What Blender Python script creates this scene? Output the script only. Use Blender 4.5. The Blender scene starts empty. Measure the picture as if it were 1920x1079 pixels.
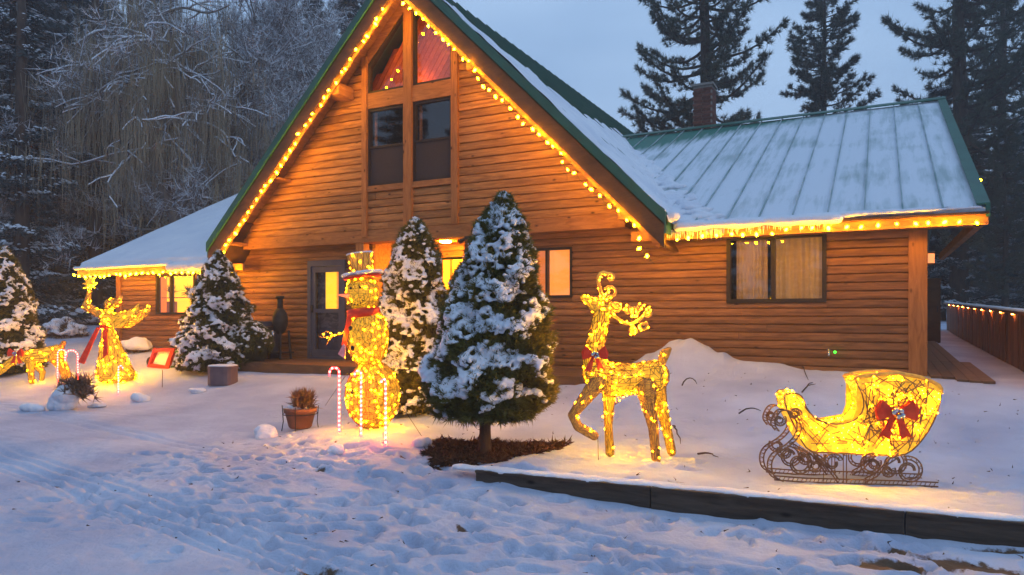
import bpy, bmesh, math, random
import numpy as np
from mathutils import Vector, Matrix

# ------------------------------------------------------------------ camera, sky, sun, exposure
C = bpy.context.scene
COL = C.collection
TH = math.radians(27.4)
SN, CS = math.sin(TH), math.cos(TH)
FPX, HZ, EYE = 1330.0, 590.0, 1.5
cam = bpy.data.cameras.new('camera')
camo = bpy.data.objects.new('camera', cam)
COL.objects.link(camo)
camo.location = (0, 0, EYE)
camo.rotation_euler = (math.radians(90), 0, TH)
cam.sensor_width = 36
cam.lens = FPX / 1920 * 36
cam.shift_y = 50.5 / 1920
cam.clip_end = 600
C.camera = camo

world = bpy.data.worlds.new('World')
C.world = world
world.use_nodes = True
wn, wl = world.node_tree.nodes, world.node_tree.links
bg = wn['Background']
sky = wn.new('ShaderNodeTexSky')
sky.sky_type = 'NISHITA'
sky.sun_disc = False
SUN_EL, SUN_AZ = math.radians(28), math.radians(108)
sky.sun_elevation = SUN_EL
sky.sun_rotation = SUN_AZ
tc = wn.new('ShaderNodeTexCoord')
mp = wn.new('ShaderNodeMapping')
mp.inputs['Scale'].default_value = (1.0, 1.0, 2.6)
nz = wn.new('ShaderNodeTexNoise')
nz.inputs['Scale'].default_value = 1.7
nz.inputs['Detail'].default_value = 5
cr = wn.new('ShaderNodeValToRGB')
cr.color_ramp.elements[0].position = .34
cr.color_ramp.elements[0].color = (2.0, 3.35, 5.6, 1)
cr.color_ramp.elements[1].position = .68
cr.color_ramp.elements[1].color = (3.5, 5.1, 7.5, 1)
mx = wn.new('ShaderNodeMixRGB')
mx.inputs[0].default_value = .92
wl.new(tc.outputs['Generated'], mp.inputs[0])
wl.new(mp.outputs[0], nz.inputs[0])
wl.new(nz.outputs[0], cr.inputs[0])
wl.new(sky.outputs[0], mx.inputs[1])
wl.new(cr.outputs[0], mx.inputs[2])
wl.new(mx.outputs[0], bg.inputs[0])
bg.inputs[1].default_value = .1

sun = bpy.data.lights.new('sun', 'SUN')
sun.energy = .22
sun.angle = math.radians(22)
sun.color = (.8, .88, 1.0)
suno = bpy.data.objects.new('sun', sun)
COL.objects.link(suno)
suno.rotation_euler = (math.radians(62), 0, math.radians(72))

C.view_settings.view_transform = 'Standard'
C.view_settings.look = 'None'
C.view_settings.exposure = .5
C.view_settings.gamma = 1
C.render.engine = 'CYCLES'
C.cycles.max_bounces = 6
C.cycles.diffuse_bounces = 3
C.cycles.glossy_bounces = 3
C.cycles.transparent_max_bounces = 8
C.cycles.volume_bounces = 0

# ------------------------------------------------------------------ measuring helpers
def ray(px, py):
    a = (px - 960) / FPX
    return Vector((-SN + a * CS, CS + a * SN, (HZ - py) / FPX))

def PY(px, py, Y):
    r = ray(px, py)
    t = Y / r.y
    return Vector((r.x * t, Y, EYE + r.z * t))

def XY(px, Y):
    return PY(px, 500, Y).x

def sst(t):
    t = np.clip(t, 0, 1)
    return t * t * (3 - 2 * t)

def yt(X):
    return 5.21 + .0739 * (X + 2.98)

def ground(X, Y):
    """large-scale ground height"""
    X = np.asarray(X, float)
    Y = np.asarray(Y, float)
    y0 = 4.8 + np.clip((-3 - X) / 9, 0, 1) * 2.5
    amp = .66 - .16 * sst((X + 13.5) / 1.2) * (1 - sst((X + 4.2) / 1.0))
    lawn = amp * sst((Y - y0) / (11.4 - y0))
    lawn = lawn + .09 * np.exp(-((X + 3.6) / 1.2) ** 2 - ((Y - 5.5) / .7) ** 2)
    lawn = lawn + .16 * np.exp(-(((X + 5.1) / 1.15) ** 2 + ((Y - 6.35) / .8) ** 2) ** 1.3)
    lawn = lawn + .06 * np.exp(-((X + 13.6) / 2.6) ** 2 - ((Y - 8.7) / .8) ** 2)
    ter = .19 + .47 * sst((Y - 7.2) / 4.0)
    lawn = lawn + .035 * sst((-1.2 - X) / 1.6) * np.exp(-((Y - yt(X)) / .38) ** 2)
    bx = sst((X + 3.4) / .6)
    by = sst((Y - yt(X) - .05) / .05)
    by2 = sst((Y - yt(X) + .2) / .9)
    bl = bx * np.where(X > -2.95, by, by2)
    h = lawn * (1 - bl) + ter * bl
    # roof-shed snow heap in front of the wall under the valley
    h = h + .40 * np.exp(-(((X + 2.75) / .62) ** 2 + ((Y - 11.1) / .75) ** 2) ** 1.4)
    h = h + .10 * np.exp(-((X + 1.9) / .8) ** 2 - ((Y - 11.2) / .45) ** 2)
    wk = sst((X - .35) / .3) * sst((Y - 10.6) / .8)
    h = h * (1 - wk) + (.65 + .0246 * (Y - 12)) * wk
    far = sst((Y - 13) / 6)
    h = h + .035 * np.clip(Y - 14, 0, 60) * np.clip((1.0 - X) / 6, 0, 1)
    left = sst((-16 - X) / 6)
    h = h + left * .5 * sst((Y - 9) / 6)
    return h

def gz(x, y):
    return float(ground(x, y))

def PG(px, py):
    r = ray(px, py)
    t = 2.5
    while t < 60:
        p = r * t
        if EYE + p.z <= gz(p.x, p.y):
            break
        t += .02
    return Vector((p.x, p.y, gz(p.x, p.y)))

def zd(p):
    return -SN * p.x + CS * p.y

# ------------------------------------------------------------------ mesh helpers
class MB:
    def __init__(s):
        s.v = []
        s.f = []
    def add(s, vs, fs):
        n = len(s.v)
        s.v += [tuple(v) for v in vs]
        s.f += [tuple(i + n for i in f) for f in fs]
    def box(s, a, b):
        x0, y0, z0 = a
        x1, y1, z1 = b
        s.add([(x0, y0, z0), (x1, y0, z0), (x1, y1, z0), (x0, y1, z0), (x0, y0, z1), (x1, y0, z1), (x1, y1, z1), (x0, y1, z1)],
              [(0, 3, 2, 1), (4, 5, 6, 7), (0, 1, 5, 4), (1, 2, 6, 5), (2, 3, 7, 6), (3, 0, 4, 7)])
    def hexa(s, q, d):
        """four points and an extrusion vector"""
        q = [Vector(p) for p in q]
        d = Vector(d)
        s.add(q + [p + d for p in q], [(0, 1, 2, 3), (7, 6, 5, 4), (0, 4, 5, 1), (1, 5, 6, 2), (2, 6, 7, 3), (3, 7, 4, 0)])
    def poly(s, q, d):
        q = [Vector(p) for p in q]
        d = Vector(d)
        n = len(q)
        s.add(q + [p + d for p in q], [tuple(range(n)), tuple(range(2 * n - 1, n - 1, -1))] + [(i, i + n, (i + 1) % n + n, (i + 1) % n) for i in range(n)])
    def tube(s, pts, rad, k=6, cap=True):
        pts = [Vector(p) for p in pts]
        n = len(pts)
        if not hasattr(rad, '__len__'):
            rad = [rad] * n
        t = (pts[1] - pts[0]).normalized()
        u = t.orthogonal().normalized()
        base = len(s.v)
        for i in range(n):
            if i > 0:
                a = pts[i] - pts[i - 1]
                b = pts[min(i + 1, n - 1)] - pts[i]
                t = (a.normalized() + b.normalized()) if b.length > 0 else a
                if t.length < 1e-6:
                    t = a
                t.normalize()
            u = (u - t * u.dot(t))
            if u.length < 1e-6:
                u = t.orthogonal()
            u.normalize()
            w = t.cross(u)
            for j in range(k):
                an = 2 * math.pi * j / k
                s.v.append(tuple(pts[i] + (u * math.cos(an) + w * math.sin(an)) * rad[i]))
        for i in range(n - 1):
            for j in range(k):
                a = base + i * k + j
                b = base + i * k + (j + 1) % k
                s.f.append((a, b, b + k, a + k))
        if cap:
            s.f.append(tuple(base + j for j in range(k - 1, -1, -1)))
            s.f.append(tuple(base + (n - 1) * k + j for j in range(k)))
    def lathe(s, prof, c=(0, 0, 0), k=16, axis=None, cap=True):
        """profile of (radius, height)"""
        c = Vector(c)
        M = Vector(axis).normalized().to_track_quat('Z', 'Y').to_matrix() if axis is not None else Matrix.Identity(3)
        base = len(s.v)
        for r, z in prof:
            for j in range(k):
                an = 2 * math.pi * j / k
                s.v.append(tuple(c + M @ Vector((r * math.cos(an), r * math.sin(an), z))))
        for i in range(len(prof) - 1):
            for j in range(k):
                a = base + i * k + j
                b = base + i * k + (j + 1) % k
                s.f.append((a, b, b + k, a + k))
        if cap:
            s.f.append(tuple(base + j for j in range(k - 1, -1, -1)))
            s.f.append(tuple(base + (len(prof) - 1) * k + j for j in range(k)))
    def ball(s, c, r, k=8, m=5, sc=(1, 1, 1)):
        c = Vector(c)
        vs = [c + Vector((0, 0, -r * sc[2]))]
        for i in range(1, m):
            a = -math.pi / 2 + math.pi * i / m
            for j in range(k):
                b = 2 * math.pi * j / k
                vs.append(c + Vector((r * sc[0] * math.cos(a) * math.cos(b), r * sc[1] * math.cos(a) * math.sin(b), r * sc[2] * math.sin(a))))
        vs.append(c + Vector((0, 0, r * sc[2])))
        fs = [(0, 1 + (j + 1) % k, 1 + j) for j in range(k)]
        for i in range(m - 2):
            for j in range(k):
                a = 1 + i * k + j
                b = 1 + i * k + (j + 1) % k
                fs.append((a, b, b + k, a + k))
        t = len(vs) - 1
        fs += [(t, t - k + j, t - k + (j + 1) % k) for j in range(k)]
        s.add(vs, fs)
    def mesh(s, name='m', off=None):
        me = bpy.data.meshes.new(name)
        v = s.v
        if off is not None:
            v = [(a - off[0], b - off[1], c - off[2]) for a, b, c in v]
        me.from_pydata(v, [], s.f)
        return me
    def build(s, name, mat, parent=None, smooth=False, off=None, **tags):
        return link(s.mesh(name, off), name, mat, parent, smooth, **tags)

def link(me, name, mat, parent=None, smooth=False, **tags):
    me.name = name
    me.materials.clear()
    me.materials.append(mat)
    me.polygons.foreach_set('use_smooth', [smooth] * len(me.polygons))
    o = bpy.data.objects.new(name, me)
    COL.objects.link(o)
    if parent:
        o.parent = parent
    for k, v in tags.items():
        o[k] = v
    return o

def np_mesh(name, V, F):
    """V (n,3); F (m,k)"""
    me = bpy.data.meshes.new(name)
    V = np.asarray(V, np.float32)
    F = np.asarray(F, np.int32)
    me.vertices.add(len(V))
    me.vertices.foreach_set('co', V.ravel())
    m, k = F.shape
    me.loops.add(m * k)
    me.loops.foreach_set('vertex_index', F.ravel())
    me.polygons.add(m)
    me.polygons.foreach_set('loop_start', np.arange(0, m * k, k, dtype=np.int32))
    me.update(calc_edges=True)
    return me

def thing(name, label, cat, loc=(0, 0, 0), rz=0, group=None):
    o = bpy.data.objects.new(name, None)
    COL.objects.link(o)
    o.empty_display_size = .1
    o.location = loc
    o.rotation_euler = (0, 0, rz)
    o['label'] = label
    o['category'] = cat
    if group:
        o['group'] = group
    return o

def tagd(label, cat, group=None, kind=None):
    d = dict(label=label, category=cat)
    if group:
        d['group'] = group
    if kind:
        d['kind'] = kind
    return d

def copy_thing(o, loc, rz, label, sc=1, group=None):
    c = o.copy()
    COL.objects.link(c)
    c.location = loc
    c.rotation_euler = (0, 0, rz)
    c.scale = (sc, sc, sc) if not hasattr(sc, '__len__') else sc
    c['label'] = label
    if group:
        c['group'] = group
    for ch in list(o.children):
        d = ch.copy()
        COL.objects.link(d)
        d.parent = c
    return c

def remeshed(mb, voxel, smooth=2, dec=None, wire=None, noise=None):
    me = mb.mesh('tmp') if isinstance(mb, MB) else mb
    o = bpy.data.objects.new('tmp', me)
    COL.objects.link(o)
    m = o.modifiers.new('r', 'REMESH')
    m.mode = 'VOXEL'
    m.voxel_size = voxel
    if smooth:
        m = o.modifiers.new('s', 'SMOOTH')
        m.iterations = smooth
        m.factor = .5
    if noise:
        t = bpy.data.textures.new('n', 'CLOUDS')
        t.noise_scale = noise[0]
        m = o.modifiers.new('d', 'DISPLACE')
        m.texture = t
        m.strength = noise[1]
        m.mid_level = .5
    if dec:
        m = o.modifiers.new('d', 'DECIMATE')
        m.ratio = dec
    if wire:
        m = o.modifiers.new('w', 'WIREFRAME')
        m.thickness = wire
        m.use_boundary = True
        m.use_replace = True
    bpy.context.view_layer.update()
    dg = bpy.context.evaluated_depsgraph_get()
    r = bpy.data.meshes.new_from_object(o.evaluated_get(dg))
    bpy.data.objects.remove(o)
    return r

def wired(me, thick):
    o = bpy.data.objects.new('tmp', me)
    COL.objects.link(o)
    m = o.modifiers.new('w', 'WIREFRAME')
    m.thickness = thick
    m.offset = 0
    m.use_even_offset = False
    bpy.context.view_layer.update()
    dg = bpy.context.evaluated_depsgraph_get()
    r = bpy.data.meshes.new_from_object(o.evaluated_get(dg))
    bpy.data.objects.remove(o)
    return r

def chain(mb, pts, rads, step=.5, sc=(1, 1, 1)):
    """overlapping balls along a polyline, to be remeshed"""
    for i in range(len(pts) - 1):
        a, b = Vector(pts[i]), Vector(pts[i + 1])
        n = max(1, int((b - a).length / (step * min(rads[i], rads[i + 1]))))
        for j in range(n + 1):
            t = j / n
            mb.ball(a.lerp(b, t), rads[i] * (1 - t) + rads[i + 1] * t, 10, 7, sc)

def surf_points(me, n, rng):
    me.calc_loop_triangles()
    T = np.empty(len(me.loop_triangles) * 3, np.int32)
    me.loop_triangles.foreach_get('vertices', T)
    T = T.reshape(-1, 3)
    V = np.empty(len(me.vertices) * 3, np.float32)
    me.vertices.foreach_get('co', V)
    V = V.reshape(-1, 3)
    a, b, c = V[T[:, 0]], V[T[:, 1]], V[T[:, 2]]
    nr = np.cross(b - a, c - a)
    ar = np.linalg.norm(nr, axis=1)
    i = rng.choice(len(T), n, p=ar / ar.sum())
    u = rng.random((n, 2))
    fl = u.sum(1) > 1
    u[fl] = 1 - u[fl]
    P = a[i] + (b[i] - a[i]) * u[:, :1] + (c[i] - a[i]) * u[:, 1:]
    return P, nr[i] / np.maximum(ar[i][:, None], 1e-9)

def needles(Cn, D, n, L, W, rng, spread=.8):
    """n thin triangles starting at each centre, roughly along D"""
    Cn = np.repeat(Cn, n, 0)
    D = np.repeat(D, n, 0)
    d = D + rng.normal(0, spread, D.shape)
    d /= np.linalg.norm(d, axis=1)[:, None] + 1e-9
    s = np.cross(d, rng.normal(0, 1, D.shape))
    s /= np.linalg.norm(s, axis=1)[:, None] + 1e-9
    l = L * (.6 + .7 * rng.random((len(Cn), 1)))
    b0 = Cn - s * W / 2
    b1 = Cn + s * W / 2
    V = np.stack([b0, b1, Cn + d * l], 1).reshape(-1, 3)
    return V

def tri_obj(name, V, mat, parent=None, **tags):
    F = np.arange(len(V), dtype=np.int32).reshape(-1, 3)
    return link(np_mesh(name, V, F), name, mat, parent, **tags)

def vnoise(X, Y, sc, seed):
    """smooth value noise in numpy"""
    r = np.random.default_rng(seed)
    G = r.random((256, 256))
    x = np.asarray(X) / sc + 1000.3
    y = np.asarray(Y) / sc + 1000.7
    xi = np.floor(x).astype(int)
    yi = np.floor(y).astype(int)
    fx = sst(x - xi)
    fy = sst(y - yi)
    g = lambda a, b: G[a % 256, b % 256]
    return (g(xi, yi) * (1 - fx) + g(xi + 1, yi) * fx) * (1 - fy) + (g(xi, yi + 1) * (1 - fx) + g(xi + 1, yi + 1) * fx) * fy

# ------------------------------------------------------------------ materials
def newmat(name):
    m = bpy.data.materials.new(name)
    m.use_nodes = True
    nt = m.node_tree
    return m, nt.nodes, nt.links, nt.nodes['Principled BSDF']

def N(n, typ, **kw):
    o = n.new(typ)
    for k, v in kw.items():
        if k in ('operation', 'blend_type', 'data_type', 'noise_dimensions', 'feature', 'wave_type', 'bands_direction'):
            setattr(o, k, v)
        else:
            o.inputs[k].default_value = v
    return o

def noise_mat(name, c0, c1, scale=8, rough=.7, detail=5, stretch=(1, 1, 1), bump=.0, bscale=None, rnd=0, spec=.3, metal=0, coord='Object'):
    m, n, l, p = newmat(name)
    t = n.new('ShaderNodeTexCoord')
    mpp = n.new('ShaderNodeMapping')
    mpp.inputs['Scale'].default_value = stretch
    l.new(t.outputs[coord], mpp.inputs[0])
    nz = N(n, 'ShaderNodeTexNoise', Scale=scale, Detail=detail)
    l.new(mpp.outputs[0], nz.inputs['Vector'])
    r = n.new('ShaderNodeValToRGB')
    r.color_ramp.elements[0].position = .3
    r.color_ramp.elements[0].color = (*c0, 1)
    r.color_ramp.elements[1].position = .7
    r.color_ramp.elements[1].color = (*c1, 1)
    l.new(nz.outputs[0], r.inputs[0])
    out = r.outputs[0]
    if rnd:
        oi = n.new('ShaderNodeObjectInfo')
        mr = N(n, 'ShaderNodeMapRange')
        mr.inputs['To Min'].default_value = 1 - rnd
        mr.inputs['To Max'].default_value = 1 + rnd
        l.new(oi.outputs['Random'], mr.inputs['Value'])
        mm = n.new('ShaderNodeVectorMath')
        mm.operation = 'SCALE'
        l.new(out, mm.inputs[0])
        l.new(mr.outputs[0], mm.inputs['Scale'])
        out = mm.outputs[0]
    l.new(out, p.inputs['Base Color'])
    p.inputs['Roughness'].default_value = rough
    p.inputs['Metallic'].default_value = metal
    p.inputs['Specular IOR Level'].default_value = spec
    if bump:
        b = N(n, 'ShaderNodeBump', Strength=bump, Distance=.02)
        nb = N(n, 'ShaderNodeTexNoise', Scale=bscale or scale * 3, Detail=6)
        l.new(mpp.outputs[0], nb.inputs['Vector'])
        l.new(nb.outputs[0], b.inputs['Height'])
        l.new(b.outputs[0], p.inputs['Normal'])
    return m

def wood_mat(name, base, dark, stretch=(.55, 6, 6), rnd=.25, knot=True, rough=.55):
    m, n, l, p = newmat(name)
    t = n.new('ShaderNodeTexCoord')
    oi = n.new('ShaderNodeObjectInfo')
    ad = n.new('ShaderNodeVectorMath')
    ad.operation = 'MULTIPLY_ADD'
    cb = n.new('ShaderNodeCombineXYZ')
    mu = N(n, 'ShaderNodeMath', operation='MULTIPLY')
    mu.inputs[1].default_value = 37.0
    l.new(oi.outputs['Random'], mu.inputs[0])
    l.new(mu.outputs[0], cb.inputs[0])
    l.new(mu.outputs[0], cb.inputs[1])
    l.new(t.outputs['Object'], ad.inputs[0])
    ad.inputs[1].default_value = stretch
    l.new(cb.outputs[0], ad.inputs[2])
    nz = N(n, 'ShaderNodeTexNoise', Scale=3.5, Detail=8, Roughness=.62)
    nz.inputs['Distortion'].default_value = .8
    l.new(ad.outputs[0], nz.inputs['Vector'])
    r = n.new('ShaderNodeValToRGB')
    r.color_ramp.elements[0].position = .28
    r.color_ramp.elements[0].color = (*dark, 1)
    r.color_ramp.elements[1].position = .66
    r.color_ramp.elements[1].color = (*base, 1)
    l.new(nz.outputs[0], r.inputs[0])
    out = r.outputs[0]
    if knot:
        ad2 = n.new('ShaderNodeVectorMath')
        ad2.operation = 'MULTIPLY_ADD'
        k = 4.2
        ad2.inputs[1].default_value = tuple(1.0 if q < 2 else 2.2 for q in stretch)
        l.new(t.outputs['Object'], ad2.inputs[0])
        l.new(cb.outputs[0], ad2.inputs[2])
        vo = N(n, 'ShaderNodeTexVoronoi', Scale=2.6)
        l.new(ad2.outputs[0], vo.inputs['Vector'])
        kr = n.new('ShaderNodeValToRGB')
        kr.color_ramp.elements[0].position = .04
        kr.color_ramp.elements[0].color = (.16, .12, .1, 1)
        kr.color_ramp.elements[1].position = .13
        kr.color_ramp.elements[1].color = (1, 1, 1, 1)
        l.new(vo.outputs['Distance'], kr.inputs[0])
        mxx = n.new('ShaderNodeMixRGB')
        mxx.blend_type = 'MULTIPLY'
        mxx.inputs[0].default_value = 1
        l.new(out, mxx.inputs[1])
        l.new(kr.outputs[0], mxx.inputs[2])
        out = mxx.outputs[0]
    mr = N(n, 'ShaderNodeMapRange')
    mr.inputs['To Min'].default_value = 1 - rnd
    mr.inputs['To Max'].default_value = 1 + rnd
    l.new(oi.outputs['Random'], mr.inputs['Value'])
    mm = n.new('ShaderNodeVectorMath')
    mm.operation = 'SCALE'
    l.new(out, mm.inputs[0])
    l.new(mr.outputs[0], mm.inputs['Scale'])
    l.new(mm.outputs[0], p.inputs['Base Color'])
    p.inputs['Roughness'].default_value = rough
    p.inputs['Specular IOR Level'].default_value = .25
    b = N(n, 'ShaderNodeBump', Strength=.35, Distance=.01)
    l.new(nz.outputs[0], b.inputs['Height'])
    l.new(b.outputs[0], p.inputs['Normal'])
    return m

def emit_mat(name, col, strength, sample=None):
    m, n, l, p = newmat(name)
    p.inputs['Base Color'].default_value = (*[min(1, c) for c in col], 1)
    p.inputs['Emission Color'].default_value = (*col, 1)
    p.inputs['Emission Strength'].default_value = strength
    if sample:
        m.cycles.emission_sampling = sample
    return m

def plain(name, col, rough=.5, metal=0, spec=.4):
    m, n, l, p = newmat(name)
    p.inputs['Base Color'].default_value = (*col, 1)
    p.inputs['Roughness'].default_value = rough
    p.inputs['Metallic'].default_value = metal
    p.inputs['Specular IOR Level'].default_value = spec
    return m

M = {}
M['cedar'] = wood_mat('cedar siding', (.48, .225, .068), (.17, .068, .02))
M['cedar_shaded'] = wood_mat('cedar siding shaded', (.36, .165, .062), (.12, .05, .019))  # same cedar made darker, the lower wall's shade put into its colour
M['beam'] = wood_mat('cedar beam', (.42, .185, .058), (.2, .078, .022), (.8, .8, 5), .1)
M['post'] = wood_mat('cedar post', (.42, .18, .055), (.2, .075, .02), (5, 5, .6), .08)
M['redwood'] = wood_mat('red reflection boards', (.55, .13, .04), (.36, .06, .02), (2, 2, 2), .15, False)
M['fascia'] = wood_mat('dark fascia', (.10, .05, .025), (.05, .025, .012), (.8, .8, 2), .1, False)
M['deckwood'] = wood_mat('weathered deck', (.20, .105, .055), (.09, .045, .022), (.8, 5, 5), .15)
M['timber'] = wood_mat('wet dark timber', (.085, .062, .045), (.03, .022, .016), (.7, 4, 6), .12)
M['rail'] = wood_mat('rail boards', (.36, .17, .08), (.15, .065, .03), (5, 5, .6), .3, True)
M['green'] = noise_mat('green metal trim', (.012, .085, .06), (.02, .12, .085), 3, .45, spec=.5)
M['seam_metal'] = noise_mat('frosted seam metal', (.12, .24, .23), (.42, .50, .54), 2.5, .5, spec=.4)
M['black'] = noise_mat('black iron', (.012, .012, .014), (.03, .03, .032), 12, .6)
M['darkframe'] = noise_mat('dark bronze window frame', (.022, .016, .013), (.035, .026, .02), 9, .5)
M['doorgrey'] = noise_mat('grey storm door', (.075, .08, .11), (.10, .105, .135), 6, .5)
M['screen'] = noise_mat('insect screen', (.035, .03, .034), (.05, .042, .045), 60, .9)
M['cooler'] = noise_mat('slate blue box', (.05, .07, .12), (.07, .09, .15), 5, .5)
M['brick'] = noise_mat('chimney brick', (.10, .04, .03), (.18, .075, .055), 14, .85, rnd=.3, bump=.3)
M['mortar'] = noise_mat('mortar', (.2, .18, .16), (.3, .27, .24), 30, .9)
M['bark'] = noise_mat('pine bark', (.035, .025, .02), (.10, .065, .045), 9, .9, stretch=(1, 1, .3), bump=.8, bscale=20)
M['bark_pale'] = noise_mat('willow bark', (.12, .10, .09), (.24, .20, .18), 7, .9, stretch=(1, 1, .3), bump=.6)
M['twig'] = noise_mat('willow twigs', (.17, .14, .11), (.32, .25, .15), .6, .8)
M['needle'] = noise_mat('pine needles', (.045, .062, .05), (.12, .13, .085), .9, .75)
M['needle_blue'] = noise_mat('fir needles', (.04, .068, .078), (.10, .14, .145), .8, .8)
M['spruce'] = noise_mat('dwarf spruce needles', (.05, .058, .012), (.18, .16, .032), 6, .75)
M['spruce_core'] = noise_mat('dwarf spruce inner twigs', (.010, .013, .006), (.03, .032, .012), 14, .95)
M['mulch'] = noise_mat('bark mulch', (.03, .015, .008), (.13, .06, .03), 22, .95, bump=.6)
M['dry'] = noise_mat('dry stems', (.08, .045, .025), (.22, .14, .08), 15, .9)
M['pot'] = noise_mat('terracotta', (.16, .07, .045), (.26, .12, .075), 9, .8, bump=.3)
M['mauve'] = noise_mat('mauve plastic', (.12, .085, .10), (.17, .12, .13), 8, .6)
M['redplastic'] = noise_mat('red tray', (.45, .035, .02), (.6, .06, .035), 5, .5)
M['greenpaint'] = noise_mat('green handles', (.05, .2, .04), (.09, .28, .06), 8, .6)
M['ribbon'] = noise_mat('red velvet ribbon', (.70, .03, .01), (.88, .09, .03), 10, .55)
M['silver'] = noise_mat('silver bell', (.35, .35, .4), (.6, .6, .65), 10, .25, metal=.9)
M['wire_gold'] = noise_mat('gold frame wire', (.16, .08, .02), (.36, .2, .06), 9, .5, metal=.3)
M['wire_brown'] = noise_mat('brown rattan wire', (.12, .06, .03), (.30, .16, .08), 20, .6)
M['cable'] = plain('green light cable', (.02, .035, .015), .6)
M['white'] = noise_mat('white paint', (.6, .6, .6), (.75, .74, .72), 9, .5)
M['twine'] = plain('thin guy wire', (.05, .05, .05), .6)

def snow_mat():
    m, n, l, p = newmat('snow')
    g = n.new('ShaderNodeNewGeometry')
    nz = N(n, 'ShaderNodeTexNoise', Scale=1.3, Detail=6)
    l.new(g.outputs['Position'], nz.inputs['Vector'])
    r = n.new('ShaderNodeValToRGB')
    r.color_ramp.elements[0].position = .3
    r.color_ramp.elements[0].color = (.66, .70, .78, 1)
    r.color_ramp.elements[1].position = .7
    r.color_ramp.elements[1].color = (.80, .82, .86, 1)
    l.new(nz.outputs[0], r.inputs[0])
    l.new(r.outputs[0], p.inputs['Base Color'])
    p.inputs['Roughness'].default_value = .75
    p.inputs['Specular IOR Level'].default_value = .2
    b = N(n, 'ShaderNodeBump', Strength=.5, Distance=.02)
    nb = N(n, 'ShaderNodeTexNoise', Scale=26, Detail=5, Roughness=.6)
    l.new(g.outputs['Position'], nb.inputs['Vector'])
    l.new(nb.outputs[0], b.inputs['Height'])
    l.new(b.outputs[0], p.inputs['Normal'])
    return m
M['snow'] = snow_mat()

def ground_mat():
    """snow with trodden dirty patches near the drive's edge"""
    m, n, l, p = newmat('ground snow')
    g = n.new('ShaderNodeNewGeometry')
    nz = N(n, 'ShaderNodeTexNoise', Scale=1.1, Detail=7)
    l.new(g.outputs['Position'], nz.inputs['Vector'])
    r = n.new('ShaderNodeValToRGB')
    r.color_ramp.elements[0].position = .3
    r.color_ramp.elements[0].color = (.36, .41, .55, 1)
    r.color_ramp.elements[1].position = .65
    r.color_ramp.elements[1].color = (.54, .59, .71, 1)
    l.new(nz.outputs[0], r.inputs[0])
    at = n.new('ShaderNodeAttribute')
    at.attribute_name = 'dirt'
    n2 = N(n, 'ShaderNodeTexNoise', Scale=14, Detail=7, Roughness=.7)
    l.new(g.outputs['Position'], n2.inputs['Vector'])
    ad = N(n, 'ShaderNodeMath', operation='ADD')
    l.new(at.outputs['Fac'], ad.inputs[0])
    l.new(n2.outputs[0], ad.inputs[1])
    r2 = n.new('ShaderNodeValToRGB')
    r2.color_ramp.elements[0].position = .74
    r2.color_ramp.elements[0].color = (0, 0, 0, 1)
    r2.color_ramp.elements[1].position = .9
    r2.color_ramp.elements[1].color = (1, 1, 1, 1)
    l.new(ad.outputs[0], r2.inputs[0])
    mxx = n.new('ShaderNodeMixRGB')
    l.new(r2.outputs[0], mxx.inputs[0])
    l.new(r.outputs[0], mxx.inputs[1])
    mxx.inputs[2].default_value = (.12, .075, .045, 1)
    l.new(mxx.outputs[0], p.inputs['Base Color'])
    p.inputs['Roughness'].default_value = .8
    p.inputs['Specular IOR Level'].default_value = .2
    b = N(n, 'ShaderNodeBump', Strength=.55, Distance=.03)
    nb = N(n, 'ShaderNodeTexNoise', Scale=17, Detail=7, Roughness=.65)
    l.new(g.outputs['Position'], nb.inputs['Vector'])
    l.new(nb.outputs[0], b.inputs['Height'])
    l.new(b.outputs[0], p.inputs['Normal'])
    return m
M['ground'] = ground_mat()

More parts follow.
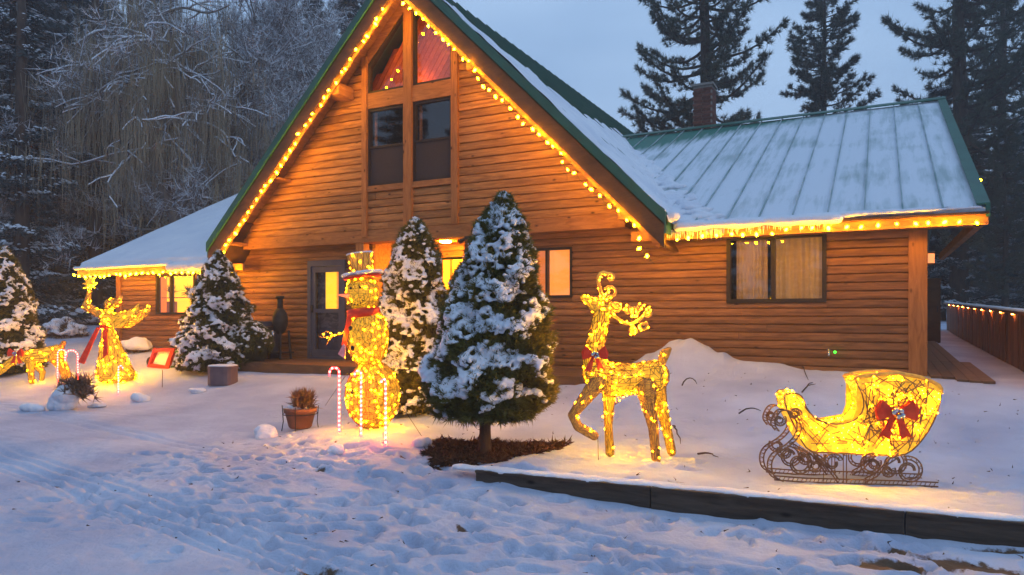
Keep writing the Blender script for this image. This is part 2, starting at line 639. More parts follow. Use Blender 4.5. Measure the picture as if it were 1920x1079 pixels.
def dusted_metal(name, y0, y1):
    """green standing-seam metal dusted with wind-streaked snow, bare near the ridge (world Y > y1)"""
    m, n, l, p = newmat(name)
    g = n.new('ShaderNodeNewGeometry')
    sx = n.new('ShaderNodeSeparateXYZ')
    l.new(g.outputs['Position'], sx.inputs[0])
    mp1 = n.new('ShaderNodeMapping')
    mp1.inputs['Scale'].default_value = (9, .9, .9)
    l.new(g.outputs['Position'], mp1.inputs[0])
    st = N(n, 'ShaderNodeTexNoise', Scale=1.0, Detail=6, Roughness=.6)
    l.new(mp1.outputs[0], st.inputs['Vector'])
    pa = N(n, 'ShaderNodeTexNoise', Scale=.75, Detail=3)
    l.new(g.outputs['Position'], pa.inputs['Vector'])
    # thin streaky places
    a = N(n, 'ShaderNodeMath', operation='MULTIPLY')
    a.inputs[1].default_value = .55
    l.new(st.outputs[0], a.inputs[0])
    a2 = N(n, 'ShaderNodeMath', operation='MULTIPLY_ADD')
    a2.inputs[1].default_value = .6
    l.new(pa.outputs[0], a2.inputs[0])
    l.new(a.outputs[0], a2.inputs[2])
    r = n.new('ShaderNodeValToRGB')
    r.color_ramp.elements[0].position = .40
    r.color_ramp.elements[0].color = (.5, .5, .5, 1)
    r.color_ramp.elements[1].position = .58
    r.color_ramp.elements[1].color = (.97, .97, .97, 1)
    l.new(a2.outputs[0], r.inputs[0])
    # ridge band: bare toward the left
    e1 = N(n, 'ShaderNodeMath', operation='MULTIPLY_ADD')   # y + 1.6*noise
    e1.inputs[1].default_value = 1.9
    l.new(st.outputs[0], e1.inputs[0])
    l.new(sx.outputs[1], e1.inputs[2])
    e2 = N(n, 'ShaderNodeMath', operation='MULTIPLY_ADD')   # -0.3*x added
    e2.inputs[1].default_value = -.42
    l.new(sx.outputs[0], e2.inputs[0])
    l.new(e1.outputs[0], e2.inputs[2])
    mr = N(n, 'ShaderNodeMapRange')
    mr.inputs['From Min'].default_value = y0
    mr.inputs['From Max'].default_value = y1
    mr.inputs['To Min'].default_value = 1
    mr.inputs['To Max'].default_value = 0
    l.new(e2.outputs[0], mr.inputs['Value'])
    mu = N(n, 'ShaderNodeMath', operation='MULTIPLY')
    l.new(r.outputs[0], mu.inputs[0])
    l.new(mr.outputs[0], mu.inputs[1])
    mxx = n.new('ShaderNodeMixRGB')
    l.new(mu.outputs[0], mxx.inputs[0])
    mxx.inputs[1].default_value = (.035, .17, .13, 1)
    mxx.inputs[2].default_value = (.70, .75, .82, 1)
    l.new(mxx.outputs[0], p.inputs['Base Color'])
    p.inputs['Roughness'].default_value = .6
    p.inputs['Specular IOR Level'].default_value = .25
    return m
M['wing_metal'] = dusted_metal('dusted green wing roof metal', 19.15, 19.85)

def glass_mat():
    m, n, l, p = newmat('window glass')
    n.remove(p)
    out = n['Material Output']
    tr = n.new('ShaderNodeBsdfTransparent')
    gl = n.new('ShaderNodeBsdfGlossy')
    gl.inputs['Roughness'].default_value = .02
    fr = N(n, 'ShaderNodeFresnel', IOR=1.5)
    mr = N(n, 'ShaderNodeMath', operation='MULTIPLY_ADD')
    mr.inputs[1].default_value = 1.0
    mr.inputs[2].default_value = .07
    gg = n.new('ShaderNodeNewGeometry')
    iv = N(n, 'ShaderNodeMath', operation='SUBTRACT')
    iv.inputs[0].default_value = 1.0
    l.new(gg.outputs['Backfacing'], iv.inputs[1])
    m2 = N(n, 'ShaderNodeMath', operation='MULTIPLY')
    l.new(fr.outputs[0], mr.inputs[0])
    l.new(mr.outputs[0], m2.inputs[0])
    l.new(iv.outputs[0], m2.inputs[1])
    ms = n.new('ShaderNodeMixShader')
    l.new(m2.outputs[0], ms.inputs[0])
    l.new(tr.outputs[0], ms.inputs[1])
    l.new(gl.outputs[0], ms.inputs[2])
    l.new(ms.outputs[0], out.inputs[0])
    return m
M['glass'] = glass_mat()

def ice_mat():
    m, n, l, p = newmat('ice')
    p.inputs['Base Color'].default_value = (.75, .8, .85, 1)
    p.inputs['Roughness'].default_value = .15
    p.inputs['Subsurface Weight'].default_value = 0
    tr = n.new('ShaderNodeBsdfTranslucent')
    tr.inputs[0].default_value = (.85, .88, .92, 1)
    ms = n.new('ShaderNodeMixShader')
    ms.inputs[0].default_value = .5
    l.new(p.outputs[0], ms.inputs[1])
    l.new(tr.outputs[0], ms.inputs[2])
    l.new(ms.outputs[0], n['Material Output'].inputs[0])
    return m
M['ice'] = ice_mat()

def net_mat(name, col, col2, s0, s1, scale):
    """lit tinsel netting: uneven emission put in for the light of the mini lamps on the fabric"""
    m, n, l, p = newmat(name)
    t = n.new('ShaderNodeTexCoord')
    vo = N(n, 'ShaderNodeTexVoronoi', Scale=scale)
    l.new(t.outputs['Object'], vo.inputs['Vector'])
    nz = N(n, 'ShaderNodeTexNoise', Scale=scale * .35, Detail=4)
    l.new(t.outputs['Object'], nz.inputs['Vector'])
    r = n.new('ShaderNodeValToRGB')
    r.color_ramp.elements[0].position = .1
    r.color_ramp.elements[0].color = (*col, 1)
    r.color_ramp.elements[1].position = .6
    r.color_ramp.elements[1].color = (*col2, 1)
    l.new(vo.outputs['Distance'], r.inputs[0])
    l.new(r.outputs[0], p.inputs['Emission Color'])
    mr = N(n, 'ShaderNodeMapRange')
    mr.inputs['From Min'].default_value = .3
    mr.inputs['From Max'].default_value = .7
    mr.inputs['To Min'].default_value = s0
    mr.inputs['To Max'].default_value = s1
    l.new(nz.outputs[0], mr.inputs['Value'])
    l.new(mr.outputs[0], p.inputs['Emission Strength'])
    p.inputs['Base Color'].default_value = (.38, .20, .03, 1)
    p.inputs['Roughness'].default_value = .6
    return m
M['net'] = net_mat('lit gold netting', (.92, .54, .018), (.76, .32, .006), .48, 1.0, 42)
M['net_hi'] = net_mat('bright lit gold netting', (.94, .56, .016), (.78, .34, .007), .50, 1.0, 42)
M['net_dim'] = net_mat('dim gold netting', (.80, .36, .03), (.42, .16, .02), .3, .65, 20)
M['bulb'] = emit_mat('warm bulb', (1.0, .425, .003), 175)
M['mini'] = emit_mat('mini bulb', (1.0, .42, .0004), 1900)
M['cane'] = emit_mat('red lit tube', (1.0, .008, .010), 34)
M['canewhite'] = emit_mat('pink lit band', (1.0, .09, .07), 13)
M['railglow'] = emit_mat('amber rail lamp', (1.0, .27, .04), 120)
M['winyellow'] = emit_mat('lit kitchen wall', (1.0, .56, .03), 1.0)  # room light put into walls, shades and panels as emission
M['winorange'] = emit_mat('lit window shade', (.85, .25, .035), .95)
M['winorange2'] = emit_mat('lit window shade dim', (.62, .15, .02), .8)
M['interior_dark'] = plain('dark room', (.008, .008, .01), .9)
M['greenlamp'] = emit_mat('green lamp', (.05, 1.0, .04), 2.5)
M['lampwarm'] = emit_mat('porch ceiling lamp', (1.0, .40, .02), 1100)

def curtain_mat(name, col, em):
    m, n, l, p = newmat(name)
    p.inputs['Base Color'].default_value = (*col, 1)
    p.inputs['Roughness'].default_value = .9
    t = n.new('ShaderNodeTexCoord')
    w = N(n, 'ShaderNodeTexNoise', Scale=1.8, Detail=3)
    mpp = n.new('ShaderNodeMapping')
    mpp.inputs['Scale'].default_value = (4, 1, .35)
    l.new(t.outputs['Object'], mpp.inputs[0])
    l.new(mpp.outputs[0], w.inputs['Vector'])
    r = n.new('ShaderNodeValToRGB')
    r.color_ramp.elements[0].position = .3
    r.color_ramp.elements[0].color = (em[0] * .55, em[1] * .5, em[2] * .5, 1)
    r.color_ramp.elements[1].position = .7
    r.color_ramp.elements[1].color = (*em, 1)
    l.new(w.outputs[0], r.inputs[0])
    l.new(r.outputs[0], p.inputs['Emission Color'])
    p.inputs['Emission Strength'].default_value = 1  # light from the room behind is put into the cloth as emission
    return m
M['curtain'] = curtain_mat('back-lit curtain', (.3, .22, .15), (.15, .066, .012))
M['curtain_low'] = curtain_mat('back-lit curtain left', (.3, .22, .15), (.09, .038, .008))

rng = np.random.default_rng(7)
random.seed(7)

# ------------------------------------------------------------------ the ground
def axis(fine0, fine1, step, lo, hi, grow=1.12):
    a = list(np.arange(fine0, fine1 + 1e-6, step))
    s = step
    while a[-1] < hi:
        s *= grow
        a.append(a[-1] + s)
    s = step
    b = []
    x = fine0
    while x > lo:
        s *= grow
        x -= s
        b.append(x)
    return np.array(b[::-1] + a)

gx = axis(-7.5, 3.2, .023, -220, 220)
gy = axis(2.6, 8.6, .023, -120, 320)
# sharpen the step behind the timber edging
GX, GY = np.meshgrid(gx, gy)
H = ground(GX, GY)
drive = 1 - sst((GX + 3.6) / .6) * sst((GY - yt(GX) + .0) / .05)
near = sst((26 - np.hypot(GX, GY)) / 8)
H += (vnoise(GX, GY, .8, 1) - .5) * .03 * near
heap = np.exp(-((GX + 2.4) / 1.3) ** 2 - ((GY - 11.0) / .9) ** 2)
H += heap * ((vnoise(GX, GY, .38, 61) - .5) * .18 + (vnoise(GX, GY, .13, 62) - .5) * .09)
H += (vnoise(GX, GY, .23, 2) - .5) * .026 * near * (.4 + .6 * vnoise(GX, GY, 1.7, 3))
H += (vnoise(GX, GY, .09, 4) - .5) * .014 * near
H += (vnoise(GX, GY, 9, 5) - .5) * .5 * sst((np.hypot(GX, GY) - 18) / 12)
DIRT = np.zeros_like(H)

def dent(x, y, ang, L, W, depth, rim=.35, dirt=0):
    ix0, ix1 = np.searchsorted(gx, [x - L * 2.2, x + L * 2.2])
    iy0, iy1 = np.searchsorted(gy, [y - L * 2.2, y + L * 2.2])
    if ix1 <= ix0 or iy1 <= iy0:
        return
    X = GX[iy0:iy1, ix0:ix1] - x
    Y = GY[iy0:iy1, ix0:ix1] - y
    c, s = math.cos(ang), math.sin(ang)
    u = (X * c + Y * s) / L
    v = (-X * s + Y * c) / W
    q = np.sqrt(u * u + v * v)
    H[iy0:iy1, ix0:ix1] += -depth * np.exp(-(q ** 5)) + depth * rim * np.exp(-((q - 1.5) / .3) ** 2)
    if dirt:
        DIRT[iy0:iy1, ix0:ix1] += dirt * np.exp(-q * q)

# walked trails over the drive: pairs of alternating prints
def in_yard(x, y):
    return y < yt(x) - .12 if x > -3.2 else (y < 5.6 + (-3.2 - x) * .22)
trails = []
for k in range(74):
    x = rng.uniform(-6.8, 2.6)
    y = rng.uniform(3.0, 6.8)
    a = rng.choice([0.05, .35, 2.9, -.3, 1.2]) + rng.normal(0, .25)
    for i in range(int(rng.integers(5, 13))):
        side = .09 * (1 if i % 2 else -1)
        px = x - math.sin(a) * side
        py = y + math.cos(a) * side
        if in_yard(px, py) and 2.6 < py:
            dent(px, py, a + rng.normal(0, .15), .115 * rng.uniform(.8, 1.15), .05 * rng.uniform(.8, 1.3), rng.uniform(.035, .07), rim=.16, dirt=.10 if rng.random() < .12 else 0)
        a += rng.normal(0, .12)
        x += math.cos(a) * .34
        y += math.sin(a) * .34
for k in range(800):
    x = rng.uniform(-6.5, 2.4)
    y = rng.uniform(2.8, 6.4)
    if in_yard(x, y):
        dent(x, y, rng.uniform(0, 3.14), rng.uniform(.03, .10), rng.uniform(.02, .04), rng.uniform(-.015, .04))
for k in range(260):
    x = rng.uniform(-2.6, 2.4)
    y = rng.uniform(5.7, 9.5)
    dent(x, y, rng.uniform(0, 3.14), rng.uniform(.04, .1), rng.uniform(.03, .05), rng.uniform(.004, .016))
for px, py in [(1220, 868), (1240, 876), (1262, 872), (1290, 880), (1300, 866), (1275, 862)]:
    p = PG(px, py)
    dent(p.x, p.y, .4, .1, .06, .035)
# dirty thawed patches along the foot of the timber
for px, py, L in [(1640, 1062, .12), (1580, 1023, .06), (1615, 1030, .07), (1690, 1030, .08), (1760, 1050, .1), (1860, 1065, .14), (1700, 1062, .1), (600, 1070, .13), (870, 985, .06), (600, 880, .05), (310, 970, .05), (770, 860, .1), (1270, 903, .05)]:
    p = PG(px, py)
    dent(p.x, p.y, .1, L * 1.5, L * .7, .02, dirt=.55)
for k in range(26):
    x = -1.3 + k * .15
    dent(x, yt(x) - .1, .07, .14, .05, .02, dirt=.42 if k > 12 else .08)
# snow ploughed along the board
for px, py, r in [(1470, 1010, .13), (1530, 1022, .12), (1400, 1000, .09), (1180, 940, .1), (960, 900, .16), (1000, 905, .15), (1080, 925, .1), (1640, 1012, .1)]:
    p = PG(px, py)
    dent(p.x, p.y, .1, r, r * .6, -.045, rim=0)
# tyre tracks running diagonally over the drive
A, B = PG(0, 858), PG(640, 1079)
dv = (B - A)
dv.z = 0
dv.normalize()
nv = Vector((-dv.y, dv.x))
U = (GX - A.x) * dv.x + (GY - A.y) * dv.y
Vv = (GX - A.x) * nv.x + (GY - A.y) * nv.y
for off, wd, dp in [(0, .045, .026), (.13, .03, .022), (-.13, .035, .024), (-.22, .022, .016), (.24, .022, .016), (1.45, .06, .018), (1.62, .035, .016)]:
    H += -1.8 * dp * np.exp(-((Vv - off + .04 * (vnoise(U, U * 0, 1.6, 9) - .5)) / wd) ** 2) * near * (GY < 9) * (.6 + .8 * vnoise(U, U * 0, .3, 10))
# deck boards showing through the thin snow at the right of the terrace
dk = sst((GX + 1.6) / 1.5) * sst((GY - yt(GX) - .12) / .1) * sst((7.6 - GY) / .6)
ph = ((GY - yt(GX)) / .28) % 1
H -= dk * .012 * np.exp(-((ph - .5) / .07) ** 2)
# smooth snow lip over the timber board
V = np.stack([GX.ravel(), GY.ravel(), H.ravel()], 1)
ny, nx = GX.shape
idx = np.arange(ny * nx, dtype=np.int32).reshape(ny, nx)
F = np.stack([idx[:-1, :-1].ravel(), idx[:-1, 1:].ravel(), idx[1:, 1:].ravel(), idx[1:, :-1].ravel()], 1)
gm = np_mesh('snowy_ground', V, F)
at = gm.attributes.new('dirt', 'FLOAT', 'POINT')
at.data.foreach_set('value', np.clip(DIRT, 0, .8).ravel().astype(np.float32))
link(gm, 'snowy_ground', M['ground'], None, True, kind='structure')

def gh(x, y):
    """height of the finished ground mesh"""
    j = min(max(int(np.searchsorted(gx, x)), 1), nx - 1)
    i = min(max(int(np.searchsorted(gy, y)), 1), ny - 1)
    fx = (x - gx[j - 1]) / (gx[j] - gx[j - 1])
    fy = (y - gy[i - 1]) / (gy[i] - gy[i - 1])
    return float((H[i - 1, j - 1] * (1 - fx) + H[i - 1, j] * fx) * (1 - fy) + (H[i, j - 1] * (1 - fx) + H[i, j] * fx) * fy)

def on(px, py):
    p = PG(px, py)
    return Vector((p.x, p.y, gh(p.x, p.y)))

# timber edging of the terrace
te = thing('timber_edging', 'long dark wet timber board holding the snowy terrace, running to the right frame edge', 'deck edging', (-1, yt(-1), 0))
xs = [-3.03, -1.55, .15, 2.6, 5.2]
for i in range(4):
    a, b = xs[i] + .004, xs[i + 1] - .004
    mb = MB()
    jj = random.uniform(-.003, .003)
    q = [(a, yt(a) - .03 + jj, -.12), (b, yt(b) - .03 + jj, -.12), (b, yt(b) - .03 + jj, .165), (a, yt(a) - .03 + jj, .165)]
    mb.hexa(q, (0, .075, 0))
    q = [(a, yt(a) - .045 + jj, .167), (b, yt(b) - .045 + jj, .167), (b, yt(b) - .045 + jj, .187), (a, yt(a) - .045 + jj, .187)]
    mb.hexa(q, (0, .11, 0))
    mb.build('edge_board', M['timber'], te, off=te.location)
# snow lip lying on the board
mb = MB()
x = -3.2
while x < 5:
    r = .035 + .02 * random.random()
    mb.ball((x, yt(x) + .045 + random.uniform(-.015, .015), .185), r, 8, 5, (2.4, 1.7, .55))
    x += .05
link(remeshed(mb, .014, 4), 'edge_snow', M['snow'], None, True, **tagd('thin lip of snow lying along the top of the dark timber edging', 'snow', kind='stuff'))

# ------------------------------------------------------------------ the house
DW, DG, YR = 11.5, 11.2, 10.6          # lower wall, gable wall, rake
APX, APH = -7.9, EYE + 6.53            # ridge of the main roof
HB = Vector((-8, 11.5, .5))
house = thing('log_cabin', 'cedar-sided cabin with steep green-roofed gable, snowy roofs and lit windows', 'house', HB)
def hb(mb, name, mat, parent=None, smooth=False, **t):
    return mb.build(name, M[mat], parent or house, smooth, off=HB, **t)

def board(x0a, x1a, x0b, x1b, z0, z1, Y, mat, name='siding_board'):
    """log-lap board: bulged face, dark shadow groove; a = bottom ends, b = top ends"""
    h = z1 - z0
    j = random.uniform(-.003, .003)
    prof = [(0, .014), (.015, -.010), (.07, -.022), (.45, -.029), (.88, -.025), (.925, -.004), (.94, .014), (1, .014)]
    vs = []
    for t, d in prof:
        xa = x0a + (x0b - x0a) * t
        xb = x1a + (x1b - x1a) * t
        z = z0 + h * t
        vs += [(xa, Y + d + j, z), (xb, Y + d + j, z)]
    n = len(prof)
    fs = [(2 * i, 2 * i + 1, 2 * i + 3, 2 * i + 2) for i in range(n - 1)]
    fs += [tuple(range(0, 2 * n, 2))[::-1], tuple(range(1, 2 * n, 2))]
    mb = MB()
    mb.add(vs, fs)
    return hb(mb, name, mat)

def siding(Xl, Xr, Z0, Z1, rows, Y, mat, openings, slope=None, seg=3.3):
    rh = (Z1 - Z0) / rows
    for r in range(rows):
        z0 = Z0 + r * rh
        z1 = z0 + rh
        def lim(z):
            if not slope:
                return Xl, Xr
            hw = slope - z
            return max(Xl, APX - hw), min(Xr, APX + hw)
        L0, R0 = lim(z0)
        L1, R1 = lim(z1)
        if R0 - L0 < .15:
            continue
        cuts = {L0, R0}
        for o in openings:
            if o[2] < z1 and o[3] > z0:
                for c in o[:2]:
                    if L0 < c < R0:
                        cuts.add(c)
        cuts = sorted(cuts)
        for a, b in zip(cuts[:-1], cuts[1:]):
            mid = (a + b) / 2
            zz = [(z0, z1)]
            for o in openings:
                if o[0] <= mid <= o[1] and o[2] < z1 and o[3] > z0:
                    zz = []
                    if o[2] - z0 > .02:
                        zz.append((z0, o[2]))
                    if z1 - o[3] > .02:
                        zz.append((o[3], z1))
                    break
            for za, zb in zz:
                pts = [a]
                while b - pts[-1] > seg * 1.35:
                    pts.append(pts[-1] + seg * random.uniform(.7, 1.3))
                pts.append(b)
                for i in range(len(pts) - 1):
                    pa, pb = pts[i], pts[i + 1]
                    la = pa if pa != L0 else None
                    xa0 = pa + (.002 if i else 0)
                    xb0 = pb - (.002 if i < len(pts) - 2 else 0)
                    xa1 = L1 if pa == L0 else xa0
                    xb1 = R1 if pb == R0 else xb0
                    if xb0 - xa0 > .03:
                        board(xa0, xb0, min(xa1, xb1), max(xb1, xa1), za, zb, Y, mat)

# openings on the lower wall
door = (PY(580, 492, DW).x, PY(650, 672, DW).x, .56, 2.64)
wmid = (PY(990, 468, DW).x, PY(1074, 556, DW).x, 1.80, 2.68)
wright = (PY(1363, 445, DW).x, PY(1550, 570, DW).x, 1.68, 2.72)
wleft = (PY(295, 517, DW).x, PY(368, 590, DW).x, 1.5, 2.47)
rec = (PY(700, 445, DW).x, PY(872, 545, DW).x, .56, 3.0)
XR, XL = .56, -17.3
lower_open = [door, wmid, wright, wleft, rec]
siding(XL, XR, .36, 2.84, 20, DW, 'cedar_shaded', [(o[0], o[1], o[2], o[3]) for o in lower_open], seg=4.2)
# header band of plain boards between the siding and the gable
for a, b in [(-13.0, rec[0]), (rec[1], -3.0)]:
    mb = MB()
    mb.box((a, DW - .02, 2.842), (b, DW + .06, 3.05))
    hb(mb, 'header_board', 'cedar_shaded')
GB = 2.93
TOPIN = APH - .25
posts = [(PY(683, 300, DG).x, PY(692, 300, DG).x), (PY(761, 300, DG).x, PY(776, 300, DG).x), (PY(850, 300, DG).x, PY(862, 300, DG).x)]
gwl = (posts[0][1], posts[1][0], PY(730, 347, DG).z, 7.4)
gwr = (posts[1][1], posts[2][0], PY(815, 337, DG).z, 7.4)
siding(-12.75, -3.72, GB + .24, TOPIN, 31, DG, 'cedar', [(posts[0][1] - .05, posts[2][0] + .05, min(gwl[2], gwr[2]), 7.6)], slope=TOPIN, seg=3.6)
mb = MB()
mb.box((-12.45, DG - .045, GB), (-3.70, DG + .3, GB + .238))
hb(mb, 'belly_board', 'beam')
mb = MB()
mb.box((-12.45, DG - .02, GB + .01), (-3.7, DW + .1, GB + .03))
hb(mb, 'gable_underside', 'beam')
for i, (a, b) in enumerate(posts):
    mb = MB()
    top = min(TOPIN - abs((a + b) / 2 - APX) - .02, 8)
    mb.box((a, DG - .09, GB + .24 if i != 0 else GB + .1), (b, DG + .05, top))
    hb(mb, 'gable_post', 'post')
# cross rails of the window wall
WIN = []
def bar(x0, x1, z0, z1, Y0, Y1, name, mat, parent=None):
    mb = MB()
    mb.box((x0, Y0, z0), (x1, Y1, z1))
    return hb(mb, name, mat, parent)
zl0, zl1 = PY(730, 347, DG).z, PY(730, 200, DG).z
zm = PY(815, 168, DG).z
tr0 = PY(815, 156, DG).z
lo_t = PY(815, 186, DG).z
for a, b in [(posts[0][1], posts[1][0]), (posts[1][1], posts[2][0])]:
    bar(a, b, lo_t, tr0, DG - .06, DG + .05, 'window_rail', 'beam')
    bar(a, b, zl0 - .11, zl0, DG - .07, DG + .05, 'window_sill', 'beam')
    # lower sash: dark frame, glass above and screen below
    fr = MB()
    t = .055
    zz = lo_t
    fr.box((a, DG - .03, zl0), (a + t, DG + .06, zz))
    fr.box((b - t, DG - .03, zl0), (b, DG + .06, zz))
    fr.box((a + t, DG - .03, zl0), (b - t, DG + .06, zl0 + t))
    fr.box((a + t, DG - .03, zz - t), (b - t, DG + .06, zz))
    zh = zl0 + (zz - zl0) * .5
    fr.box((a + t, DG - .03, zh - .02), (b - t, DG + .06, zh + .02))
    w = hb(fr, 'window', 'darkframe')
    bar(a + t, b - t, zh + .02, zz - t, DG + .01, DG + .016, 'pane', 'glass', w)
    bar(a + t, b - t, zl0 + t, zh - .02, DG - .01, DG - .006, 'insect_screen', 'screen', w)
    bar(a + t + .02, a + t + .06, zl0 + t, zz - t, DG + .08, DG + .12, 'inner_trim', 'cedar_shaded', w)
    # upper trapezoid light
    tf = MB()
    za = TOPIN - abs(a - APX) - .22
    zb = TOPIN - abs(b - APX) - .22
    zc = tr0
    za, zb = max(za, zc + .25), max(zb, zc + .25)
    q = [(a, zc), (b, zc), (b, zb), (a, za)]
    qi = [(a + .05, zc + .05), (b - .05, zc + .05), (b - .05, zb - .08), (a + .05, za - .08)]
    for i in range(4):
        j = (i + 1) % 4
        tf.hexa([(q[i][0], DG - .03, q[i][1]), (q[j][0], DG - .03, q[j][1]), (qi[j][0], DG - .03, qi[j][1]), (qi[i][0], DG - .03, qi[i][1])], (0, .08, 0))
    w = hb(tf, 'gable_window', 'darkframe')
    g = MB()
    g.poly([(x, DG + .012, z) for x, z in qi], (0, .006, 0))
    hb(g, 'pane', 'glass', w)
    # trim board above the slanting light
    tb = MB()
    tb.hexa([(a, DG - .05, za), (b, DG - .05, zb), (b, DG - .05, zb + .30), (a, DG - .05, za + .30)], (0, .08, 0))
    hb(tb, 'raking_trim', 'beam')
# room behind the gable windows: dark floor room below, red boards standing in for the soffit mirrored in the upper lights
mb = MB()
mb.box((-9.3, DG + .9, 4.2), (-6.7, DG + .95, tr0))
mb.box((-9.3, DG + .2, 4.2), (-9.25, DG + .9, tr0))
mb.box((-6.75, DG + .2, 4.2), (-6.7, DG + .9, tr0))
mb.box((-9.3, DG + .12, 4.15), (-6.7, DG + .9, 4.2))
hb(mb, 'loft_room', 'interior_dark')
for k in range(24):
    x = -10.2 + k * .13
    mb = MB()
    # upright diagonal boards put in to imitate the mirrored soffit
    def climb(xx):
        t = 0
        while t < 1.6 and tr0 - .1 + 1.45 * t < APH - .42 - abs(xx + t - APX):
            t += .02
        return t
    t = min(climb(x), climb(x + .12))
    if t < .05:
        continue
    mb.hexa([(x, DG + .40, tr0 - .1), (x + .118, DG + .40, tr0 - .1), (x + .118 + t, DG + .38, tr0 - .1 + 1.45 * t), (x + t, DG + .38, tr0 - .1 + 1.45 * t)], (0, .03, 0))
    hb(mb, 'reflection_board', 'redwood')
mb = MB()
mb.box((-9.3, DG + .1, tr0 - .02), (-6.7, DG + 1.0, tr0))
hb(mb, 'loft_floor', 'interior_dark')
lp = bpy.data.lights.new('loft_fill', 'POINT')  # added fill light without a fixture, brightens the red boards behind the glass
lp.energy = 6
lp.color = (1, .42, .08)
lp.shadow_soft_size = .12
lpo = bpy.data.objects.new('loft_fill', lp)
COL.objects.link(lpo)
lpo.location = (-7.95, DG + .18, tr0 + .15)

# corner posts and trim
def bx(a, b, name, mat):
    mb = MB()
    mb.box(a, b)
    return hb(mb, name, mat)
bx((XR - .20, DW - .06, .3), (XR + .03, DW + .08, 2.86), 'corner_post', 'post')
bx((XL - .03, DW - .06, .3), (XL + .14, DW + .08, 2.70), 'corner_post', 'post')
# side and back walls
bx((XR - .04, DW + .08, .3), (XR + .0, 24.9, 2.85), 'side_wall', 'cedar_shaded')
bx((XL, DW + .08, .3), (XL + .04, 24.9, 2.7), 'side_wall', 'cedar_shaded')
bx((XL, 24.9, .3), (XR, 24.96, 2.9), 'back_wall', 'cedar_shaded')
# lower-wall windows
def window(o, fracs, t=.05, mat='darkframe', Y=DW):
    x0, x1, z0, z1 = o
    mb = MB()
    mb.box((x0, Y - .05, z0), (x0 + t, Y + .06, z1))
    mb.box((x1 - t, Y - .05, z0), (x1, Y + .06, z1))
    mb.box((x0 + t, Y - .05, z0), (x1 - t, Y + .06, z0 + t))
    mb.box((x0 + t, Y - .05, z1 - t), (x1 - t, Y + .06, z1))
    xs = [x0 + t]
    for f in fracs:
        xm = x0 + (x1 - x0) * f
        mb.box((xm - t * .5, Y - .045, z0 + t), (xm + t * .5, Y + .055, z1 - t))
        xs += [xm - t * .5, xm + t * .5]
    xs.append(x1 - t)
    w = hb(mb, 'window', mat)
    for i in range(0, len(xs), 2):
        bar(xs[i], xs[i + 1], z0 + t, z1 - t, Y - .012, Y - .006, 'pane', 'glass', w)
    return w
def room(o, Y, depth, mats, name='room'):
    x0, x1, z0, z1 = o
    e = .12
    mb = MB()
    mb.box((x0 - e, Y, z0 - e), (x0 - e + .02, Y + depth, z1 + e))
    mb.box((x1 + e - .02, Y, z0 - e), (x1 + e, Y + depth, z1 + e))
    mb.box((x0 - e, Y, z0 - e - .02), (x1 + e, Y + depth, z0 - e))
    mb.box((x0 - e, Y, z1 + e), (x1 + e, Y + depth, z1 + e + .02))
    mb.box((x0 - e, Y + depth, z0 - e), (x1 + e, Y + depth + .02, z1 + e))
    return hb(mb, name, mats)

def curtain(x0, x1, z0, z1, Y, mat, parent, amp=.02, waves=9, name='curtain'):
    mb = MB()
    n = waves * 6
    vs = []
    for i in range(n + 1):
        t = i / n
        x = x0 + (x1 - x0) * t
        y = Y + amp * math.sin(t * waves * 2 * math.pi + math.sin(t * 9) * 1.3) + amp * .5 * math.sin(t * 23)
        vs += [(x, y, z0), (x, y, z1)]
    mb.add(vs, [(2 * i, 2 * i + 2, 2 * i + 3, 2 * i + 1) for i in range(n)])
    return hb(mb, name, mat, parent, True)

w = window(wright, [.48], .06)
room(wright, DW + .07, 1.0, 'interior_dark', 'dark_room')
xm = wright[0] + (wright[1] - wright[0]) * .48
curtain(wright[0] + .12, xm - .10, wright[2] - .05, wright[3] + .04, DW + .15, 'curtain_low', w, waves=7)
curtain(xm + .02, wright[1] + .02, wright[2] - .05, wright[3] + .04, DW + .15, 'curtain', w, waves=8)
w = window(wmid, [.44], .04)
room(wmid, DW + .07, .7, 'interior_dark', 'dark_room')
xm = wmid[0] + (wmid[1] - wmid[0]) * .44
curtain(xm, wmid[1], wmid[2], wmid[3], DW + .11, 'winorange', w, .004, 3, 'window_shade')
curtain(wmid[0], xm, wmid[2], wmid[3], DW + .11, 'winorange2', w, .004, 3, 'window_shade')
w = window(wleft, [.38, ], .05)
rm = room(wleft, DW + .07, .5, 'winorange2', 'kitchen_room')
zsh = wleft[2] + .42
bx((wleft[0] - .10, DW + .34, wleft[2] - .05), (wleft[1] + .1, DW + .36, wleft[3] + .1), 'kitchen_wall', 'winyellow')
bx((wleft[0] + .05, DW + .07, zsh - .02), (wleft[1] - .05, DW + .22, zsh), 'window_shelf', 'cedar_shaded')
bx((wleft[0] + .02, DW + .24, wleft[2]), (wleft[0] + .30, DW + .33, zsh - .1), 'kitchen_cabinet', 'cedar_shaded')
# house plants on the shelf
for i, fx in enumerate([.22, .70]):
    x = wleft[0] + (wleft[1] - wleft[0]) * fx
    t = thing('potted_plant', ['small potted houseplant behind the left pane of the lit kitchen window', 'bushier potted houseplant behind the bright right pane of the kitchen window'][i], 'houseplant', (x, DW + .14, zsh))
    mb = MB()
    mb.lathe([(.05, 0), (.07, .12)], k=10)
    mb.build('pot', M['white'], t)
    Vn = needles(np.repeat([[0, 0, .12]], 1, 0), np.array([[0, 0, 1.0]]), 60, .2, .035, rng, 1.0)
    tri_obj('leaves', Vn, M['spruce'], t)

